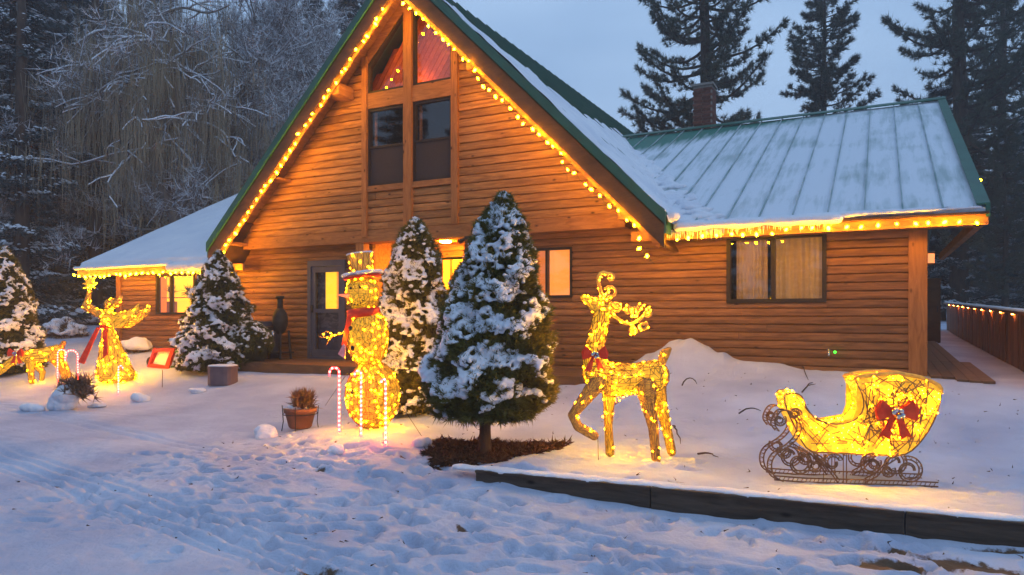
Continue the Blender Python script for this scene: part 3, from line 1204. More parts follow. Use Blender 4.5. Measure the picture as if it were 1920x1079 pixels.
# front door
mb = MB()
x0, x1, z0, z1 = door
mb.box((x0, DW - .06, z0), (x0 + .09, DW + .06, z1))
mb.box((x1 - .09, DW - .06, z0), (x1, DW + .06, z1))
mb.box((x0 + .09, DW - .06, z1 - .12), (x1 - .09, DW + .06, z1))
mb.box((x0 + .09, DW - .06, z0), (x1 - .09, DW + .06, z0 + .05))
hb(mb, 'door_frame', 'doorgrey')
dd = MB()
a, b = x0 + .10, x1 - .10
zt, zb_ = z1 - .13, z0 + .055
zmid = z0 + .98
for q in [((a, zb_), (a + .09, zt)), ((b - .09, zb_), (b, zt)), ((a + .09, zt - .12), (b - .09, zt)), ((a + .09, zb_), (b - .09, zb_ + .14)), ((a + .09, zmid), (b - .09, zmid + .08))]:
    dd.box((q[0][0], DW - .035, q[0][1]), (q[1][0], DW + .01, q[1][1]))
dr = hb(dd, 'storm_door', 'doorgrey')
bar(a + .09, b - .09, zmid + .08, zt - .12, DW - .01, DW - .005, 'pane', 'glass', dr)
bar(a + .09, b - .09, zb_ + .14, zmid, DW - .01, DW - .005, 'lower_pane', 'glass', dr)
bar(a + .02, a + .05, zmid + .0, zmid + .16, DW - .08, DW - .036, 'handle', 'black', dr)
bar(a + .03, b - .03, zb_, zmid + .04, DW + .12, DW + .14, 'inner_panel', 'cooler', dr)
bar(a + .03, a + .25, zmid + .04, zt, DW + .12, DW + .14, 'inner_curtain', 'cooler', dr)
bar(a + .25, a + .56, zmid + .04, zt, DW + .12, DW + .13, 'hall_light', 'winyellow', dr)
bar(a + .56, a + .63, zmid + .04, zt, DW + .11, DW + .13, 'inner_jamb', 'winorange', dr)
bar(a + .63, b, zmid + .04, zt, DW + .12, DW + .13, 'hall_light', 'winyellow', dr)

# recessed entry behind the two spruces, lit from its ceiling
rx0, rx1 = rec[0], rec[1]
mb = MB()
mb.box((rx0 - .04, DW + .03, .5), (rx0, DW + 1.5, 3.05))
hb(mb, 'recess_cheek', 'cedar')
mb = MB()
mb.box((rx1, DW + .03, .5), (rx1 + .04, DW + 1.5, 3.05))
hb(mb, 'recess_cheek', 'cedar')
bx((rx0, DW - .0, 3.0), (rx1, DW + 1.5, 3.04), 'recess_ceiling', 'cedar')
ry = DW + 1.5
wr = (PY(826, 490, ry).x, PY(868, 560, ry).x, 1.55, PY(826, 488, ry).z)
for r in range(17):
    z = .56 + r * .145
    if z > 2.9:
        break
    for a, b in [(rx0, wr[0]), (wr[1], rx1)] if z < wr[3] - .05 and z > wr[2] - .1 else [(rx0, rx1)]:
        if b - a > .05:
            board(a, b, a, b, z, z + .145, ry, 'cedar')
bx((wr[0], ry - .02, wr[2]), (wr[0] + .045, ry + .03, wr[3]), 'window_casing', 'beam')
bx((wr[0], ry + .04, wr[2]), (wr[1], ry + .05, wr[3]), 'recess_window_light', 'winyellow')
bx((wr[0] + .24, ry - .01, wr[2]), (wr[0] + .29, ry + .03, wr[3]), 'window_casing', 'beam')
mb = MB()
mb.lathe([(.10, -.02), (.12, 0)], ((rx0 + rx1) / 2 + .2, DW + .7, 2.985), 12)
hb(mb, 'ceiling_lamp', 'lampwarm')
# porch post and porch floor boards
pp = PY(676, 600, 10.6)
pp = PY(676, 600, 11.2)
bx((pp.x - .10, 11.17, .562), (pp.x + .10, 11.35, 2.925), 'porch_post', 'post')
for i in range(10):
    y = 10.0 + i * .15
    mb = MB()
    mb.box((-12.2, y + .004, .53), (-8.0, y + .146, .56))
    hb(mb, 'porch_board', 'deckwood')
    mb = MB()
    mb.box((-7.996, y + .004, .53), (-3.9, y + .146, .56))
    hb(mb, 'porch_board', 'deckwood')
bx((-12.2, 9.97, .3), (-3.9, 9.999, .558), 'porch_skirt', 'deckwood')

# ---- roofs
EV = 5.0
def rpt(dx, dz, Y):
    return (APX + dx, Y, APH - abs(dx) - dz)
# left slope: one snowless slab (hidden from the drive), boarded soffit below
for sgn in (-1, 1):
    # soffit
    nb = 12
    for i in range(nb):
        d0 = EV * i / nb
        d1 = EV * (i + 1) / nb - .004
        mb = MB()
        q = [rpt(sgn * d0, .22, YR + .03), rpt(sgn * d1, .22, YR + .03), rpt(sgn * d1, .22, DG + .05), rpt(sgn * d0, .22, DG + .05)]
        mb.hexa(q, (0, 0, .03))
        hb(mb, 'soffit_board', 'beam')
    # fascia boards and green trim
    mb = MB()
    mb.hexa([rpt(0, .13, YR), rpt(sgn * EV, .13, YR), rpt(sgn * EV, .52, YR), rpt(0, .52, YR)], (0, .045, 0))
    hb(mb, 'rake_fascia', 'fascia')
    mb = MB()
    mb.hexa([rpt(0, .44, YR + .05), rpt(sgn * (EV - .1), .44, YR + .05), rpt(sgn * (EV - .1), .62, YR + .05), rpt(0, .62, YR + .05)], (0, .04, 0))
    hb(mb, 'rake_board', 'beam')
    mb = MB()
    mb.hexa([rpt(0, -.05, YR - .035), rpt(sgn * (EV + .03), -.05, YR - .035), rpt(sgn * (EV + .03), .14, YR - .035), rpt(0, .14, YR - .035)], (0, .12, 0))
    hb(mb, 'rake_trim', 'green')
    # eave fascia running back
    mb = MB()
    mb.hexa([rpt(sgn * EV, 0, YR), rpt(sgn * EV, .3, YR), rpt(sgn * EV, .3, 24.9), rpt(sgn * EV, 0, 24.9)], (sgn * .03, 0, 0))
    hb(mb, 'eave_trim', 'green')
    mb = MB()
    mb.hexa([rpt(sgn * (EV - .7), .45 - .7 + .52, YR + .1), rpt(sgn * EV, .52, YR + .1), rpt(sgn * EV, .52, DW + .6), rpt(sgn * (EV - .7), .45 - .7 + .52, DW + .6)], (0, 0, .04))
    hb(mb, 'eave_soffit', 'fascia')
    # panels
    n = 34
    for i in range(n):
        y0 = YR + (25 - YR) * i / n
        y1 = YR + (25 - YR) * (i + 1) / n
        mb = MB()
        mb.hexa([rpt(0, .17, y0), rpt(sgn * EV, .17, y0), rpt(sgn * EV, .17, y1), rpt(0, .17, y1)], (0, 0, .17))
        mb.hexa([rpt(0, .0, y0), rpt(sgn * EV, .0, y0), rpt(sgn * EV, .0, y0 + .022), rpt(0, .0, y0 + .022)], (0, 0, .045))
        mb.hexa([rpt(0, .0, y0 + .2), rpt(sgn * EV, .0, y0 + .2), rpt(sgn * EV, .0, y0 + .222), rpt(0, .0, y0 + .222)], (0, 0, .018))
        hb(mb, 'roof_panel', 'green')
# purlin ends
for dx, hz in [(-1.62, 4.30), (-3.30, 2.80), (-4.58, 1.50), (1.62, 4.30), (3.30, 2.80), (4.40, 1.50)]:
    a = APX + dx
    mb = MB()
    mb.box((a - .17, YR + .10, EYE + hz), (a + .17, DG - .05, EYE + 6.31 - abs(dx) - .17))
    hb(mb, 'purlin_end', 'beam')

# wing roofs, right and left of the main gable
RY, WE = 18.1, 11.0
def wing(xa, xb, he, hr, n, name, mat, seam=True):
    sl = (hr - he) / (RY - WE)
    def ys(x):
        # where this column of the wing roof comes out from under the gable roof
        v = WE + (APH - abs(x - APX) - he) / sl - .45
        return min(max(WE, v), RY - .3)
    wd = (xb - xa) / n
    for i in range(n):
        a = xa + wd * i
        b = a + wd
        mb = MB()
        ya, yb = ys(a), ys(b)
        za, zb = he + (ya - WE) * sl, he + (yb - WE) * sl
        mb.hexa([(a, ya, za - .06), (b, yb, zb - .06), (b, RY, hr - .06), (a, RY, hr - .06)], (0, 0, .06))
        if seam:
            sb = MB()
            sb.hexa([(a - .008, ya, za + .002), (a + .008, ya, za + .002), (a + .008, RY, hr + .002), (a - .008, RY, hr + .002)], (0, 0, .034))
            hb(sb, 'standing_seam', 'seam_metal')
        hb(mb, name, mat)
    # back slope
    mb = MB()
    mb.hexa([(xa, RY, hr - .06), (xb, RY, hr - .06), (xb, 2 * RY - WE, he - .06), (xa, 2 * RY - WE, he - .06)], (0, 0, .06))
    hb(mb, 'back_roof', 'green')
    return sl
HE, HR = EYE + 1.39, EYE + 4.68
sl = wing(-6.3, 1.22, HE, HR, 16, 'roof_panel', 'wing_metal')
def wz(y):
    return HE + sl * (y - WE)
mb = MB()
mb.hexa([(1.22, WE - .02, HE - .12), (1.22, RY, HR - .12), (1.22, RY, HR + .06), (1.22, WE - .02, HE + .06)], (.05, 0, 0))
mb.hexa([(1.12, WE - .02, HE + .035), (1.22, WE - .02, HE + .035), (1.22, RY, HR + .035), (1.12, RY, HR + .035)], (0, 0, .025))
mb.hexa([(1.22, RY, HR - .12), (1.22, 2 * RY - WE, HE - .12), (1.22, 2 * RY - WE, HE + .06), (1.22, RY, HR + .06)], (.05, 0, 0))
hb(mb, 'rake_trim', 'green')
mb = MB()
mb.hexa([(-6.2, RY - .16, HR - .02), (1.27, RY - .16, HR - .02), (1.27, RY, HR + .06), (-6.2, RY, HR + .06)], (0, 0, .025))
hb(mb, 'ridge_cap', 'green')
bx((-3.55, WE - .0, HE - .22), (1.25, WE + .05, HE - .062), 'eave_fascia', 'beam')
bx((-3.5, WE + .05, HE - .20), (1.2, DW - .03, HE - .17), 'eave_soffit', 'beam')
bx((-3.3, WE - .10, HE - .09), (1.25, WE - .002, HE - .06), 'gutter', 'fascia')
bx((1.15, WE + .05, HE - .20), (1.24, RY, HE - .06), 'rake_soffit', 'beam')
mb = MB()  # gable end triangle of the right wing
mb.poly([(XR - .03, DW, 2.8), (XR - .03, 2 * RY - DW, 2.8), (XR - .03, RY, HR - .1)], (.03, 0, 0))
hb(mb, 'end_gable', 'cedar_shaded')
HEL, HRL = EYE + 1.17, EYE + 4.80
XLE = -18.22
wing(XLE, -11.0, HEL, HRL, 6, 'roof_panel', 'green')
bx((XLE, WE, HEL - .20), (-12.3, WE + .05, HEL - .062), 'eave_fascia', 'beam')
bx((XLE, WE + .05, HEL - .18), (-12.3, DW - .03, HEL - .15), 'eave_soffit', 'beam')
mb = MB()
mb.poly([(XL, DW, 2.6), (XL, 2 * RY - DW, 2.6), (XL, RY, HRL - .1)], (.03, 0, 0))
hb(mb, 'end_gable', 'cedar_shaded')
bx((XL + .1, DW - .02, 2.60), (-12.3, DW + .05, 2.72), 'header_board', 'cedar_shaded')

# wall details
p = PY(880, 438, DG)
fl = thing('floodlight', 'small black twin floodlight under the gable above the recessed entry', 'floodlight', (p.x, DG - .05, 2.90))
mb = MB(); mb.box((-.06, -.03, -.03), (.06, .03, .03)); mb.build('mount', M['black'], fl)
for sg in (-1, 1):
    mb = MB(); mb.lathe([(.03, 0), (.045, .09), (.045, .11)], (sg * .06, -.03, -.03), 10, (sg * .5, -.8, -.4)); mb.build('lamp_head', M['black'], fl)
p = PY(1562, 660, DW)
sp = thing('spigot', 'outdoor wall tap low on the siding beside a small green lamp', 'tap', (p.x - .05, DW - .03, p.z))
mb = MB(); mb.tube([(0, 0, 0), (0, -.10, 0), (0, -.13, -.05)], .014, 8); mb.build('spout', M['silver'], sp)
mb = MB(); mb.lathe([(.035, 0), (.035, .01)], (0, -.07, .035), 10); mb.tube([(0, -.07, 0), (0, -.07, .04)], .006, 6); mb.build('tap_wheel', M['silver'], sp)
mb = MB(); mb.ball((p.x + .03, DW - .09, p.z), .02, 10, 7)
mb.build('green_lamp', M['greenlamp'], None, True, **tagd('tiny green glowing lamp low on the right wing wall beside the tap', 'lamp'))
p = PY(1748, 487, DW + .3)
sg = thing('wall_lantern', 'small amber-lit lantern on the corner post of the right wing', 'lantern', (XR + .03, DW + .2, p.z - .08))
mb = MB(); mb.box((0, -.05, 0), (.11, .05, .02)); mb.box((0, -.05, .16), (.11, .05, .18)); mb.box((0, -.05, .02), (.012, .05, .16))
mb.build('housing', M['fascia'], sg)
mb = MB(); mb.box((.02, -.04, .022), (.10, .04, .158)); mb.build('lit_glass', emit_mat('lantern glow', (1.0, .33, .12), .7), sg)

# chimney
ct = thing('chimney', 'square red brick chimney rising behind the right wing ridge', 'chimney', (-4.05, 18.7, 4.6))
cz0, cz1 = 0, EYE + 5.95 - 4.6
mb = MB(); mb.box((-.235, -.235, cz0), (.235, .235, cz1 - .02)); mb.build('mortar_core', M['mortar'], ct)
bm0 = MB(); bm0.box((0, 0, 0), (.222, .1, .066)); bme = bm0.mesh('brick'); bme.materials.append(M['brick'])
k = 0
rows = int((cz1 - .08) / .076)
for r in range(3, rows):
    off = .0 if r % 2 else .06
    for side in range(2):
        xx = -.25 + (0 if r % 2 else -.0)
        nbk = 2
        for i in range(nbk):
            o = bpy.data.objects.new('brick', bme)
            COL.objects.link(o); o.parent = ct
            if side == 0:
                o.location = (-.25 + i * .232 + (.036 if r % 2 else 0), -.25, r * .076)
            else:
                o.location = (-.25 + .1, -.25 + .1 + i * .19, r * .076) if False else (.25, -.15 + i * .2, r * .076)
                o.rotation_euler = (0, 0, math.pi / 2)
                o.scale = (.85, 1, 1)
mb = MB(); mb.box((-.28, -.28, cz1 - .06), (.28, .28, cz1)); mb.build('cap', M['mortar'], ct)
mb = MB()
for i in range(26):
    mb.ball((random.uniform(-.24, .24), random.uniform(-.24, .24), cz1), .06, 8, 5, (1, 1, .6))
link(remeshed(mb, .03, 3), 'chimney_snow', M['snow'], None, True, **tagd('small cushion of snow on top of the brick chimney', 'snow', kind='stuff')).location = ct.location

# ---- snow on the roofs
def roof_snow(name, xs, ys, zf, mask, th, label, lump=.02, seed=3, lumpsc=.25):
    X, Y = np.meshgrid(xs, ys)
    Z0 = zf(X, Y)
    m = mask(X, Y)
    T = th * sst(m) + lump * sst(m) * (vnoise(X, Y, lumpsc, seed) + .5 * vnoise(X, Y, lumpsc * .45, seed + 1) - .4)
    Z = Z0 + np.where(m > .02, T, -.06)
    ny_, nx_ = X.shape
    idx = np.arange(ny_ * nx_).reshape(ny_, nx_)
    keep = (m > .02)
    kq = keep[:-1, :-1] | keep[1:, :-1] | keep[:-1, 1:] | keep[1:, 1:]
    F = np.stack([idx[:-1, :-1], idx[:-1, 1:], idx[1:, 1:], idx[1:, :-1]], -1)[kq]
    V = np.stack([X.ravel(), Y.ravel(), Z.ravel()], 1)
    used = np.unique(F)
    rm = np.zeros(len(V), int); rm[used] = np.arange(len(used))
    return link(np_mesh(name, V[used], rm[F]), name, M['snow'], None, True, **tagd(label, 'snow', kind='stuff'))
def mz(X, Y):
    return APH - np.abs(X - APX)
bnd_y = [10.5, 11.3, 12.3, 13.8, 18.4]
bnd_x = [-7.3, -6.8, -6.15, -5.45, -6.2]
def m_main(X, Y):
    n = vnoise(X * 1.0, Y, .5, 21) * .7 + vnoise(X, Y, .14, 22) * .35
    b = np.interp(Y, bnd_y, bnd_x) + (n - .5) * .7
    t = (X - b) / .12
    v = APX + (APH - (HE + sl * (Y - WE)))   # valley line
    e = np.minimum((v + .25 - X) / .05, (-2.86 - X) / .03)
    e = np.where(Y < 11.05, (-2.86 - X) / .03, e)
    return np.clip(np.minimum(t, e), 0, 1)
roof_snow('gable_roof_snow', np.arange(-7.8, -2.7, .035), np.arange(10.62, 18.6, .035), mz, m_main, .045, 'windblown snow on the lower right slope of the steep green gable roof', .05, 31, .3)
# left slope of the left wing: smooth full cover
def m_left(X, Y):
    v = APX - (APH - (HEL + (HRL - HEL) / (RY - WE) * (Y - WE)))
    return np.clip(np.minimum(np.minimum((X - XLE) / .06, (Y - WE) / .05), (v + .1 - X) / .05), 0, 1)
ll = lambda X, Y: HEL + (HRL - HEL) / (RY - WE) * (Y - WE)
roof_snow('wing_roof_snow', np.arange(XLE - .05, -11.2, .06), np.arange(WE - .06, RY + .1, .06), ll, m_left, .11, 'smooth unbroken snow covering the left wing roof', .02, 41, 1.2)
# lumpy slide of snow in the valley
mb = MB()
for i in range(420):
    Y = random.uniform(11.1, 16.6)
    v = APX + (APH - wz(Y))
    f = random.random() ** 1.4
    X = v - .25 + f * (.95 - .11 * (Y - 11))
    z = wz(Y) if X > v else APH - abs(X - APX)
    r = random.uniform(.05, .12)
    mb.ball((X, Y, z - .01), r, 8, 5, (1.1, 1.2, .6))
link(remeshed(mb, .035, 1, noise=(.08, .05)), 'valley_snow', M['snow'], None, True, **tagd('lumpy slid snow heaped in the valley between gable roof and right wing roof', 'snow', kind='stuff'))

def eave_band(name, x0, x1, y, z, r0, r1, label, step=.05, vox=.022, hang=.0):
    mb = MB()
    x = x0
    while x < x1:
        t = (x - x0) / (x1 - x0)
        r = r0 * (1 - t) + r1 * t
        w = .75 + .5 * float(vnoise(x, 0, .35, 77)) 
        mb.ball((x, y + random.uniform(-.01, .01), z - hang * w), r * w, 8, 5, (1.3, 1.3, .9))
        mb.ball((x, y + .13, z + .045), r * .8 * w, 8, 5, (1.3, 1.6, .6))
        x += step
    return link(remeshed(mb, vox, 3, noise=(.15, .03)), name, M['snow'], None, True, **tagd(label, 'snow', kind='stuff'))
eave_band('eave_snow', -2.75, -.55, WE - .07, HE - .02, .085, .07, 'thick curl of snow along the left half of the right wing eave', hang=.02)
eave_band('eave_snow', -.5, 1.2, WE - .05, HE + .0, .045, .025, 'thin crust of snow along the right end of the right wing eave', vox=.016)
eave_band('eave_snow', XLE + .02, -14.6, WE - .05, HEL + .0, .055, .06, 'snow edge along the outer left wing eave', vox=.02)
eave_band('eave_snow', -14.5, -12.85, WE - .08, HEL - .04, .10, .12, 'thick drooping snow edge above the lit kitchen window', hang=.05)
eave_band('eave_snow', -3.02, -2.78, YR + .2, EYE + 1.50, .09, .1, 'snow plug hanging at the right foot of the gable roof')

def icicles(x0, x1, y, z, n, lmin, lmax, label):
    mb = MB()
    for i in range(n):
        x = random.uniform(x0, x1)
        L = random.uniform(lmin, lmax)
        r = .006 + .05 * L
        yy = y + random.uniform(-.03, .03)
        mb.tube([(x, yy, z + .02), (x, yy, z - L * .4), (x + random.uniform(-.004, .004), yy, z - L)], [r, r * .65, .0015], 5)
    return mb.build('icicles', M['ice'], None, True, **tagd(label, 'icicles', kind='stuff'))
icicles(-2.9, -.6, WE - .08, HE - .08, 90, .04, .14, 'fringe of short icicles under the right wing eave')
icicles(-3.1, -2.1, WE - .08, HE - .10, 50, .06, .17, 'denser icicles where the gable roof meets the right wing eave')
icicles(-14.4, -12.9, WE - .10, HEL - .12, 70, .05, .2, 'icicles hanging from the left wing eave above the kitchen window')

# ---- light strings on the house
bulb_mb = MB()
bulb_mb.lathe([(.006, .0), (.017, -.012), (.021, -.028), (.016, -.048), (.004, -.060)], k=8)
bulb_me = bulb_mb.mesh('bulb'); bulb_me.materials.append(M['bulb']); bulb_me.polygons.foreach_set('use_smooth', [True] * len(bulb_me.polygons))
def light_string(pts, spacing, label, jit=.028, sc=1.0, sag=.045, group='light strings along the eaves'):
    pts = [Vector(p) for p in pts]
    t = thing('light_string', label, 'light string', pts[0], group=group)
    o0 = pts[0]
    cable = []
    k = 0
    for a, b in zip(pts[:-1], pts[1:]):
        d = (b - a)
        n = max(1, int(round(d.length / spacing)))
        for i in range(n):
            p = a.lerp(b, (i + random.uniform(-.18, .18)) / n) - o0
            p += Vector((random.uniform(-jit, jit), random.uniform(-jit, 0), random.uniform(-jit, jit)))
            cable.append(p)
            o = bpy.data.objects.new('bulb', bulb_me)
            COL.objects.link(o); o.parent = t
            o.location = p
            o.rotation_euler = (random.uniform(-.9, .9), random.uniform(-1.0, 1.0), 0)
            s = sc * random.uniform(.75, 1.2)
            o.scale = (s, s, s)
    cable.append(pts[-1] - o0)
    cp = []
    for a, b in zip(cable[:-1], cable[1:]):
        cp += [a + Vector((0, 0, .006)), a.lerp(b, .5) + Vector((0, 0, .006 - sag))]
    cp.append(cable[-1] + Vector((0, 0, .006)))
    mb = MB(); mb.tube(cp, .004, 4)
    mb.build('cable', M['cable'], t)
    return t
light_string([rpt(-.25, .60, YR - .02), rpt(-4.92, .66, YR - .02)], .185, 'string of warm bulbs along the left rake of the gable', sc=1.05)
light_string([rpt(.1, .60, YR - .02), rpt(1.7, .60, YR - .02), rpt(1.85, .72, YR - .02), rpt(3.3, .6, YR - .02), rpt(3.42, .74, YR - .02), rpt(4.55, .62, YR - .02), rpt(4.62, .85, YR + .1), rpt(4.8, .95, YR + .2)], .185, 'string of warm bulbs along the right rake of the gable', sc=1.05)
light_string([(-3.0, WE - .13, HE - .20), (-1.0, WE - .12, HE - .17), (1.32, WE - .1, HE - .17)], .20, 'string of warm bulbs under the right wing eave', sc=1.0)
light_string([(XLE + .05, WE - .10, HEL - .18), (-14.7, WE - .1, HEL - .19), (-12.9, WE - .12, HEL - .22), (-12.3, YR + .2, HEL - .12)], .20, 'string of warm bulbs under the left wing eave', sc=1.1)
light_string([(1.30, WE + 1.4, wz(WE + 1.4) - .08), (1.31, WE + 1.5, wz(WE + 1.5) - .08)], .3, 'single warm bulb on the far right roof edge', sc=1.4)
light_string([rpt(-4.9, .66, YR - .02), rpt(-4.6, .95, YR + .1), rpt(-4.3, 1.32, YR + .3)], .22, 'short tail of bulbs hanging at the left foot of the gable', sc=1.4)

# ------------------------------------------------------------------ deck walkway, rail fence and cabinet at the right
wk = thing('rail_fence', 'long brown board fence with snow-capped rail leading back at the right', 'fence', (1.9, 11, .6))
def wz_(y):
    return .62 + .0246 * (y - 12)
y = 10.2
i = 0
while y < 26:
    mb = MB()
    h1 = wz_(y) + .86
    d = random.uniform(-.006, .006)
    mb.box((1.86 + d, y + .004, wz_(y) - .1), (1.885 + d, y + .134, h1))
    mb.build('rail_board', M['rail'], wk, off=wk.location)
    y += .14
for y in np.arange(10.2, 26, 2.0):
    mb = MB()
    mb.hexa([(1.78, y, wz_(y) + .862), (2.0, y, wz_(y) + .862), (2.0, y + 1.99, wz_(y + 1.99) + .862), (1.78, y + 1.99, wz_(y + 1.99) + .862)], (0, 0, .045))
    mb.build('cap_rail', M['rail'], wk, off=wk.location)
for i in range(12):
    y = 10.9 + i * 1.25
    mb = MB()
    mb.box((1.825, y - .02, wz_(y) + .845), (1.85, y + .02, wz_(y) + .860))
    mb.build('rail_lamp', M['railglow'], wk, off=wk.location)
mb = MB()
for y in np.arange(10.2, 26, .05):
    mb.ball((1.89 + random.uniform(-.015, .015), y, wz_(y) + .905), .05, 8, 5, (2.0, 1.3, .7 + .25 * random.random()))
link(remeshed(mb, .025, 3), 'rail_snow', M['snow'], None, True, **tagd('line of snow lying on the top rail of the right board fence', 'snow', kind='stuff'))
# bare boards of the walkway at the corner
bw = thing('walkway_boards', 'bare wet brown deck boards beside the right corner post', 'decking', (.9, 12, .6))
for i in range(5):
    for j, (ya, yb) in enumerate([(10.95, 13.4), (13.41, 16.2), (16.21, 19.2)]):
        xa = XR + .045 + i * .135
        if i == 4 and j > 0:
            continue
        ya = ya + (.1 * math.sin(i * 2.1) - .12 * i if j == 0 else 0)
        mb = MB()
        za, zb = wz_(ya) + .085, wz_(yb) + .085
        mb.hexa([(xa, ya, za - .03), (xa + .130, ya, za - .03), (xa + .130, yb, zb - .03), (xa, yb, zb - .03)], (0, 0, .03))
        mb.build('deck_board', M['deckwood'], bw, off=bw.location)
cb = thing('outdoor_cabinet', 'tall dark brown cabinet standing behind the right corner of the house', 'cabinet', (1.0, 19.4, wz_(19.4)))
mb = MB(); mb.box((-.22, 0, .05), (.27, .6, 1.55)); mb.build('body', M['fascia'], cb)
mb = MB(); mb.box((-.20, -.025, .09), (.25, -.001, 1.50)); dr = mb.build('door', M['fascia'], cb)
mb = MB(); mb.box((.19, -.05, .75), (.21, -.026, .9)); mb.build('handle', M['black'], dr)
mb = MB(); mb.box((-.22, .02, 0), (-.16, .08, .05)); mb.box((.21, .02, 0), (.27, .08, .05)); mb.build('foot', M['fascia'], cb)

# ------------------------------------------------------------------ clipped conical spruces
def cone_spruce(px, py, pxtop, R, label, seed, trunk=.0, voxel=.022, nfol=1500, nsnow=650, lean=0, squat=.8, H=None, bare=0., lobes=1.0):
    r_ = np.random.default_rng(seed)
    b = on(px, py)
    z_ = zd(b)
    if H is None:
        H = (py - pxtop) * z_ / FPX
    t = thing('conical_spruce', label, 'spruce tree', b, group='clipped conical spruces in the yard')
    c0 = trunk
    def rad(u, an):
        base = R * (1 - u) ** squat * (1 - .45 * np.exp(-(u / .07) ** 1.0)) if trunk else R * (1 - u) ** squat * (1 - .25 * np.exp(-(u / .05)))
        lob = 1 + lobes * (.09 * np.sin(5 * an + 17 * u + seed) + .07 * np.sin(3 * an - 31 * u + 2 * seed) + .05 * np.sin(11 * an + 23 * u))
        return base * lob * np.minimum(1, (1.02 - u) / .16) ** .45 + .012
    # core
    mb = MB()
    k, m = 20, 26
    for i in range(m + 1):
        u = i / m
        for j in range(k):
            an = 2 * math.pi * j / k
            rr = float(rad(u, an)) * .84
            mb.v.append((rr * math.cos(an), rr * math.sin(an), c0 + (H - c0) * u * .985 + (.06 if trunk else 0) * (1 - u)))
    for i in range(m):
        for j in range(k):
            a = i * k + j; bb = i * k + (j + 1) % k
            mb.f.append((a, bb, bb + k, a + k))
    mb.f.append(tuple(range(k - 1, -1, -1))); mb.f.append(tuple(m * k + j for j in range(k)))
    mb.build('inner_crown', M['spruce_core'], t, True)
    # needle tufts
    u = 1 - np.sqrt(r_.random(nfol * 2)) if False else r_.random(nfol * 4)
    keep = r_.random(len(u)) < ((1 - u) ** .8 * .95 + .12)
    u = u[keep][:nfol * 2]
    an = r_.random(len(u)) * 2 * np.pi
    rr = rad(u, an) * r_.uniform(.80, 1.0, len(u))
    z = c0 + (H - c0) * u
    P = np.stack([rr * np.cos(an), rr * np.sin(an), z], 1)
    D = np.stack([np.cos(an), np.sin(an), .55 + 0 * an], 1)
    Vn = needles(P, D, 22, .075 * (H / 2.5) ** .3, .016, r_, .65)
    tri_obj('foliage', Vn, M['spruce'], t)
    crown_ch = list(t.children)
    if trunk:
        mb = MB()
        mb.tube([(0, 0, -.1), (.005, 0, .02), (.01, .0, trunk * .6), (0, 0, trunk + .5)], [.085, .07, .058, .045], 10)
        mb.build('trunk', M['bark'], t, True)
        # thin bare twigs under the skirt
        P2 = np.stack([.45 * R * np.cos(an[:160]) * r_.random(160) * 1.7, .45 * R * np.sin(an[:160]) * r_.random(160) * 1.7, np.full(160, c0 + .04)], 1)
        Vn = needles(P2, np.repeat([[0, 0, -.6]], 160, 0), 14, .10, .010, r_, .9)
        tri_obj('skirt_twigs', Vn, M['spruce'], t)
    # snow caps: pads sitting on the tips, arranged in uneven bands
    mb = MB()
    cnt = 0
    tries = 0
    cl = math.atan2(-SN, -CS)   # toward nothing; camera-left bias below
    while cnt < nsnow and tries < nsnow * 14:
        tries += 1
        uu = r_.random()
        if r_.random() > (1 - uu) ** .8 + .12:
            continue
        a = r_.random() * 2 * math.pi
        band = math.sin(uu * 34 + 1.7 * math.sin(a * 2 + seed) + 2.2 * math.sin(a * 3 + uu * 7))
        leftness = -math.cos(a - TH)
        thr = -.15 - .55 * uu + bare * (1.2 if uu < .30 else .3) - .45 * leftness + (.9 if uu < .10 else 0)
        if band + r_.normal(0, .45) < thr:
            continue
        rr = float(rad(uu, a))
        s = r_.uniform(.015, .033) * (.75 + .5 * (1 - uu)) * (H / 2.5)
        x0, y0, z0 = rr * math.cos(a) * .97, rr * math.sin(a) * .97, c0 + (H - c0) * uu + .03
        mb.ball((x0, y0, z0), s, 7, 5, (1.25, 1.25, .75))
        if r_.random() < .5:
            mb.ball((x0 * .93 + r_.normal(0, .02), y0 * .93 + r_.normal(0, .02), z0 + s * .35), s * .9, 7, 5, (1.2, 1.2, .7))
        if r_.random() < .6:
            da = r_.normal(0, .05) / max(rr, .1)
            mb.ball((rr * math.cos(a + da), rr * math.sin(a + da), z0 - s * .5), s * .7, 7, 5, (1.0, 1.0, .8))
        cnt += 1
    mb.ball((0, 0, H + .01), .03, 8, 6, (1, 1, 1.4))
    me = remeshed(mb, voxel, 1, noise=(.03, .018))
    so = link(me, 'snow_cover', M['snow'], t, True)
    if lean:
        for o in crown_ch + [so]:
            n_ = len(o.data.vertices)
            vv = np.empty(n_ * 3, np.float32)
            o.data.vertices.foreach_get('co', vv)
            vv = vv.reshape(-1, 3)
            q_ = np.clip(vv[:, 2] / H, 0, 1.1)
            vv[:, 0] += CS * lean * q_
            vv[:, 1] += SN * lean * q_
            o.data.vertices.foreach_set('co', vv.ravel())
            o.data.update()
    return t
cone_spruce(908, 855, 370, .68, 'largest snow-dusted conical spruce with bare trunk, right of the lit snowman', 5, trunk=.37, voxel=.0115, nfol=2400, nsnow=2900, bare=.35, squat=.62, lean=.19)
cone_spruce(778, 768, 412, .62, 'narrow snowy conical spruce right behind the lit snowman', 9, voxel=.0135, nfol=1700, nsnow=2400, squat=.47, bare=.25)
tt = cone_spruce(410, 694, 472, .80, 'bushy snowy conical spruce in front of the lit kitchen window', 14, voxel=.017, nfol=1700, nsnow=2600, squat=.62, bare=.1, lobes=1.7)
cone_spruce(8, 700, 466, .82, 'snow-laden conical spruce cut by the left frame edge', 23, voxel=.017, nfol=1500, nsnow=2700, squat=.58, bare=.0)
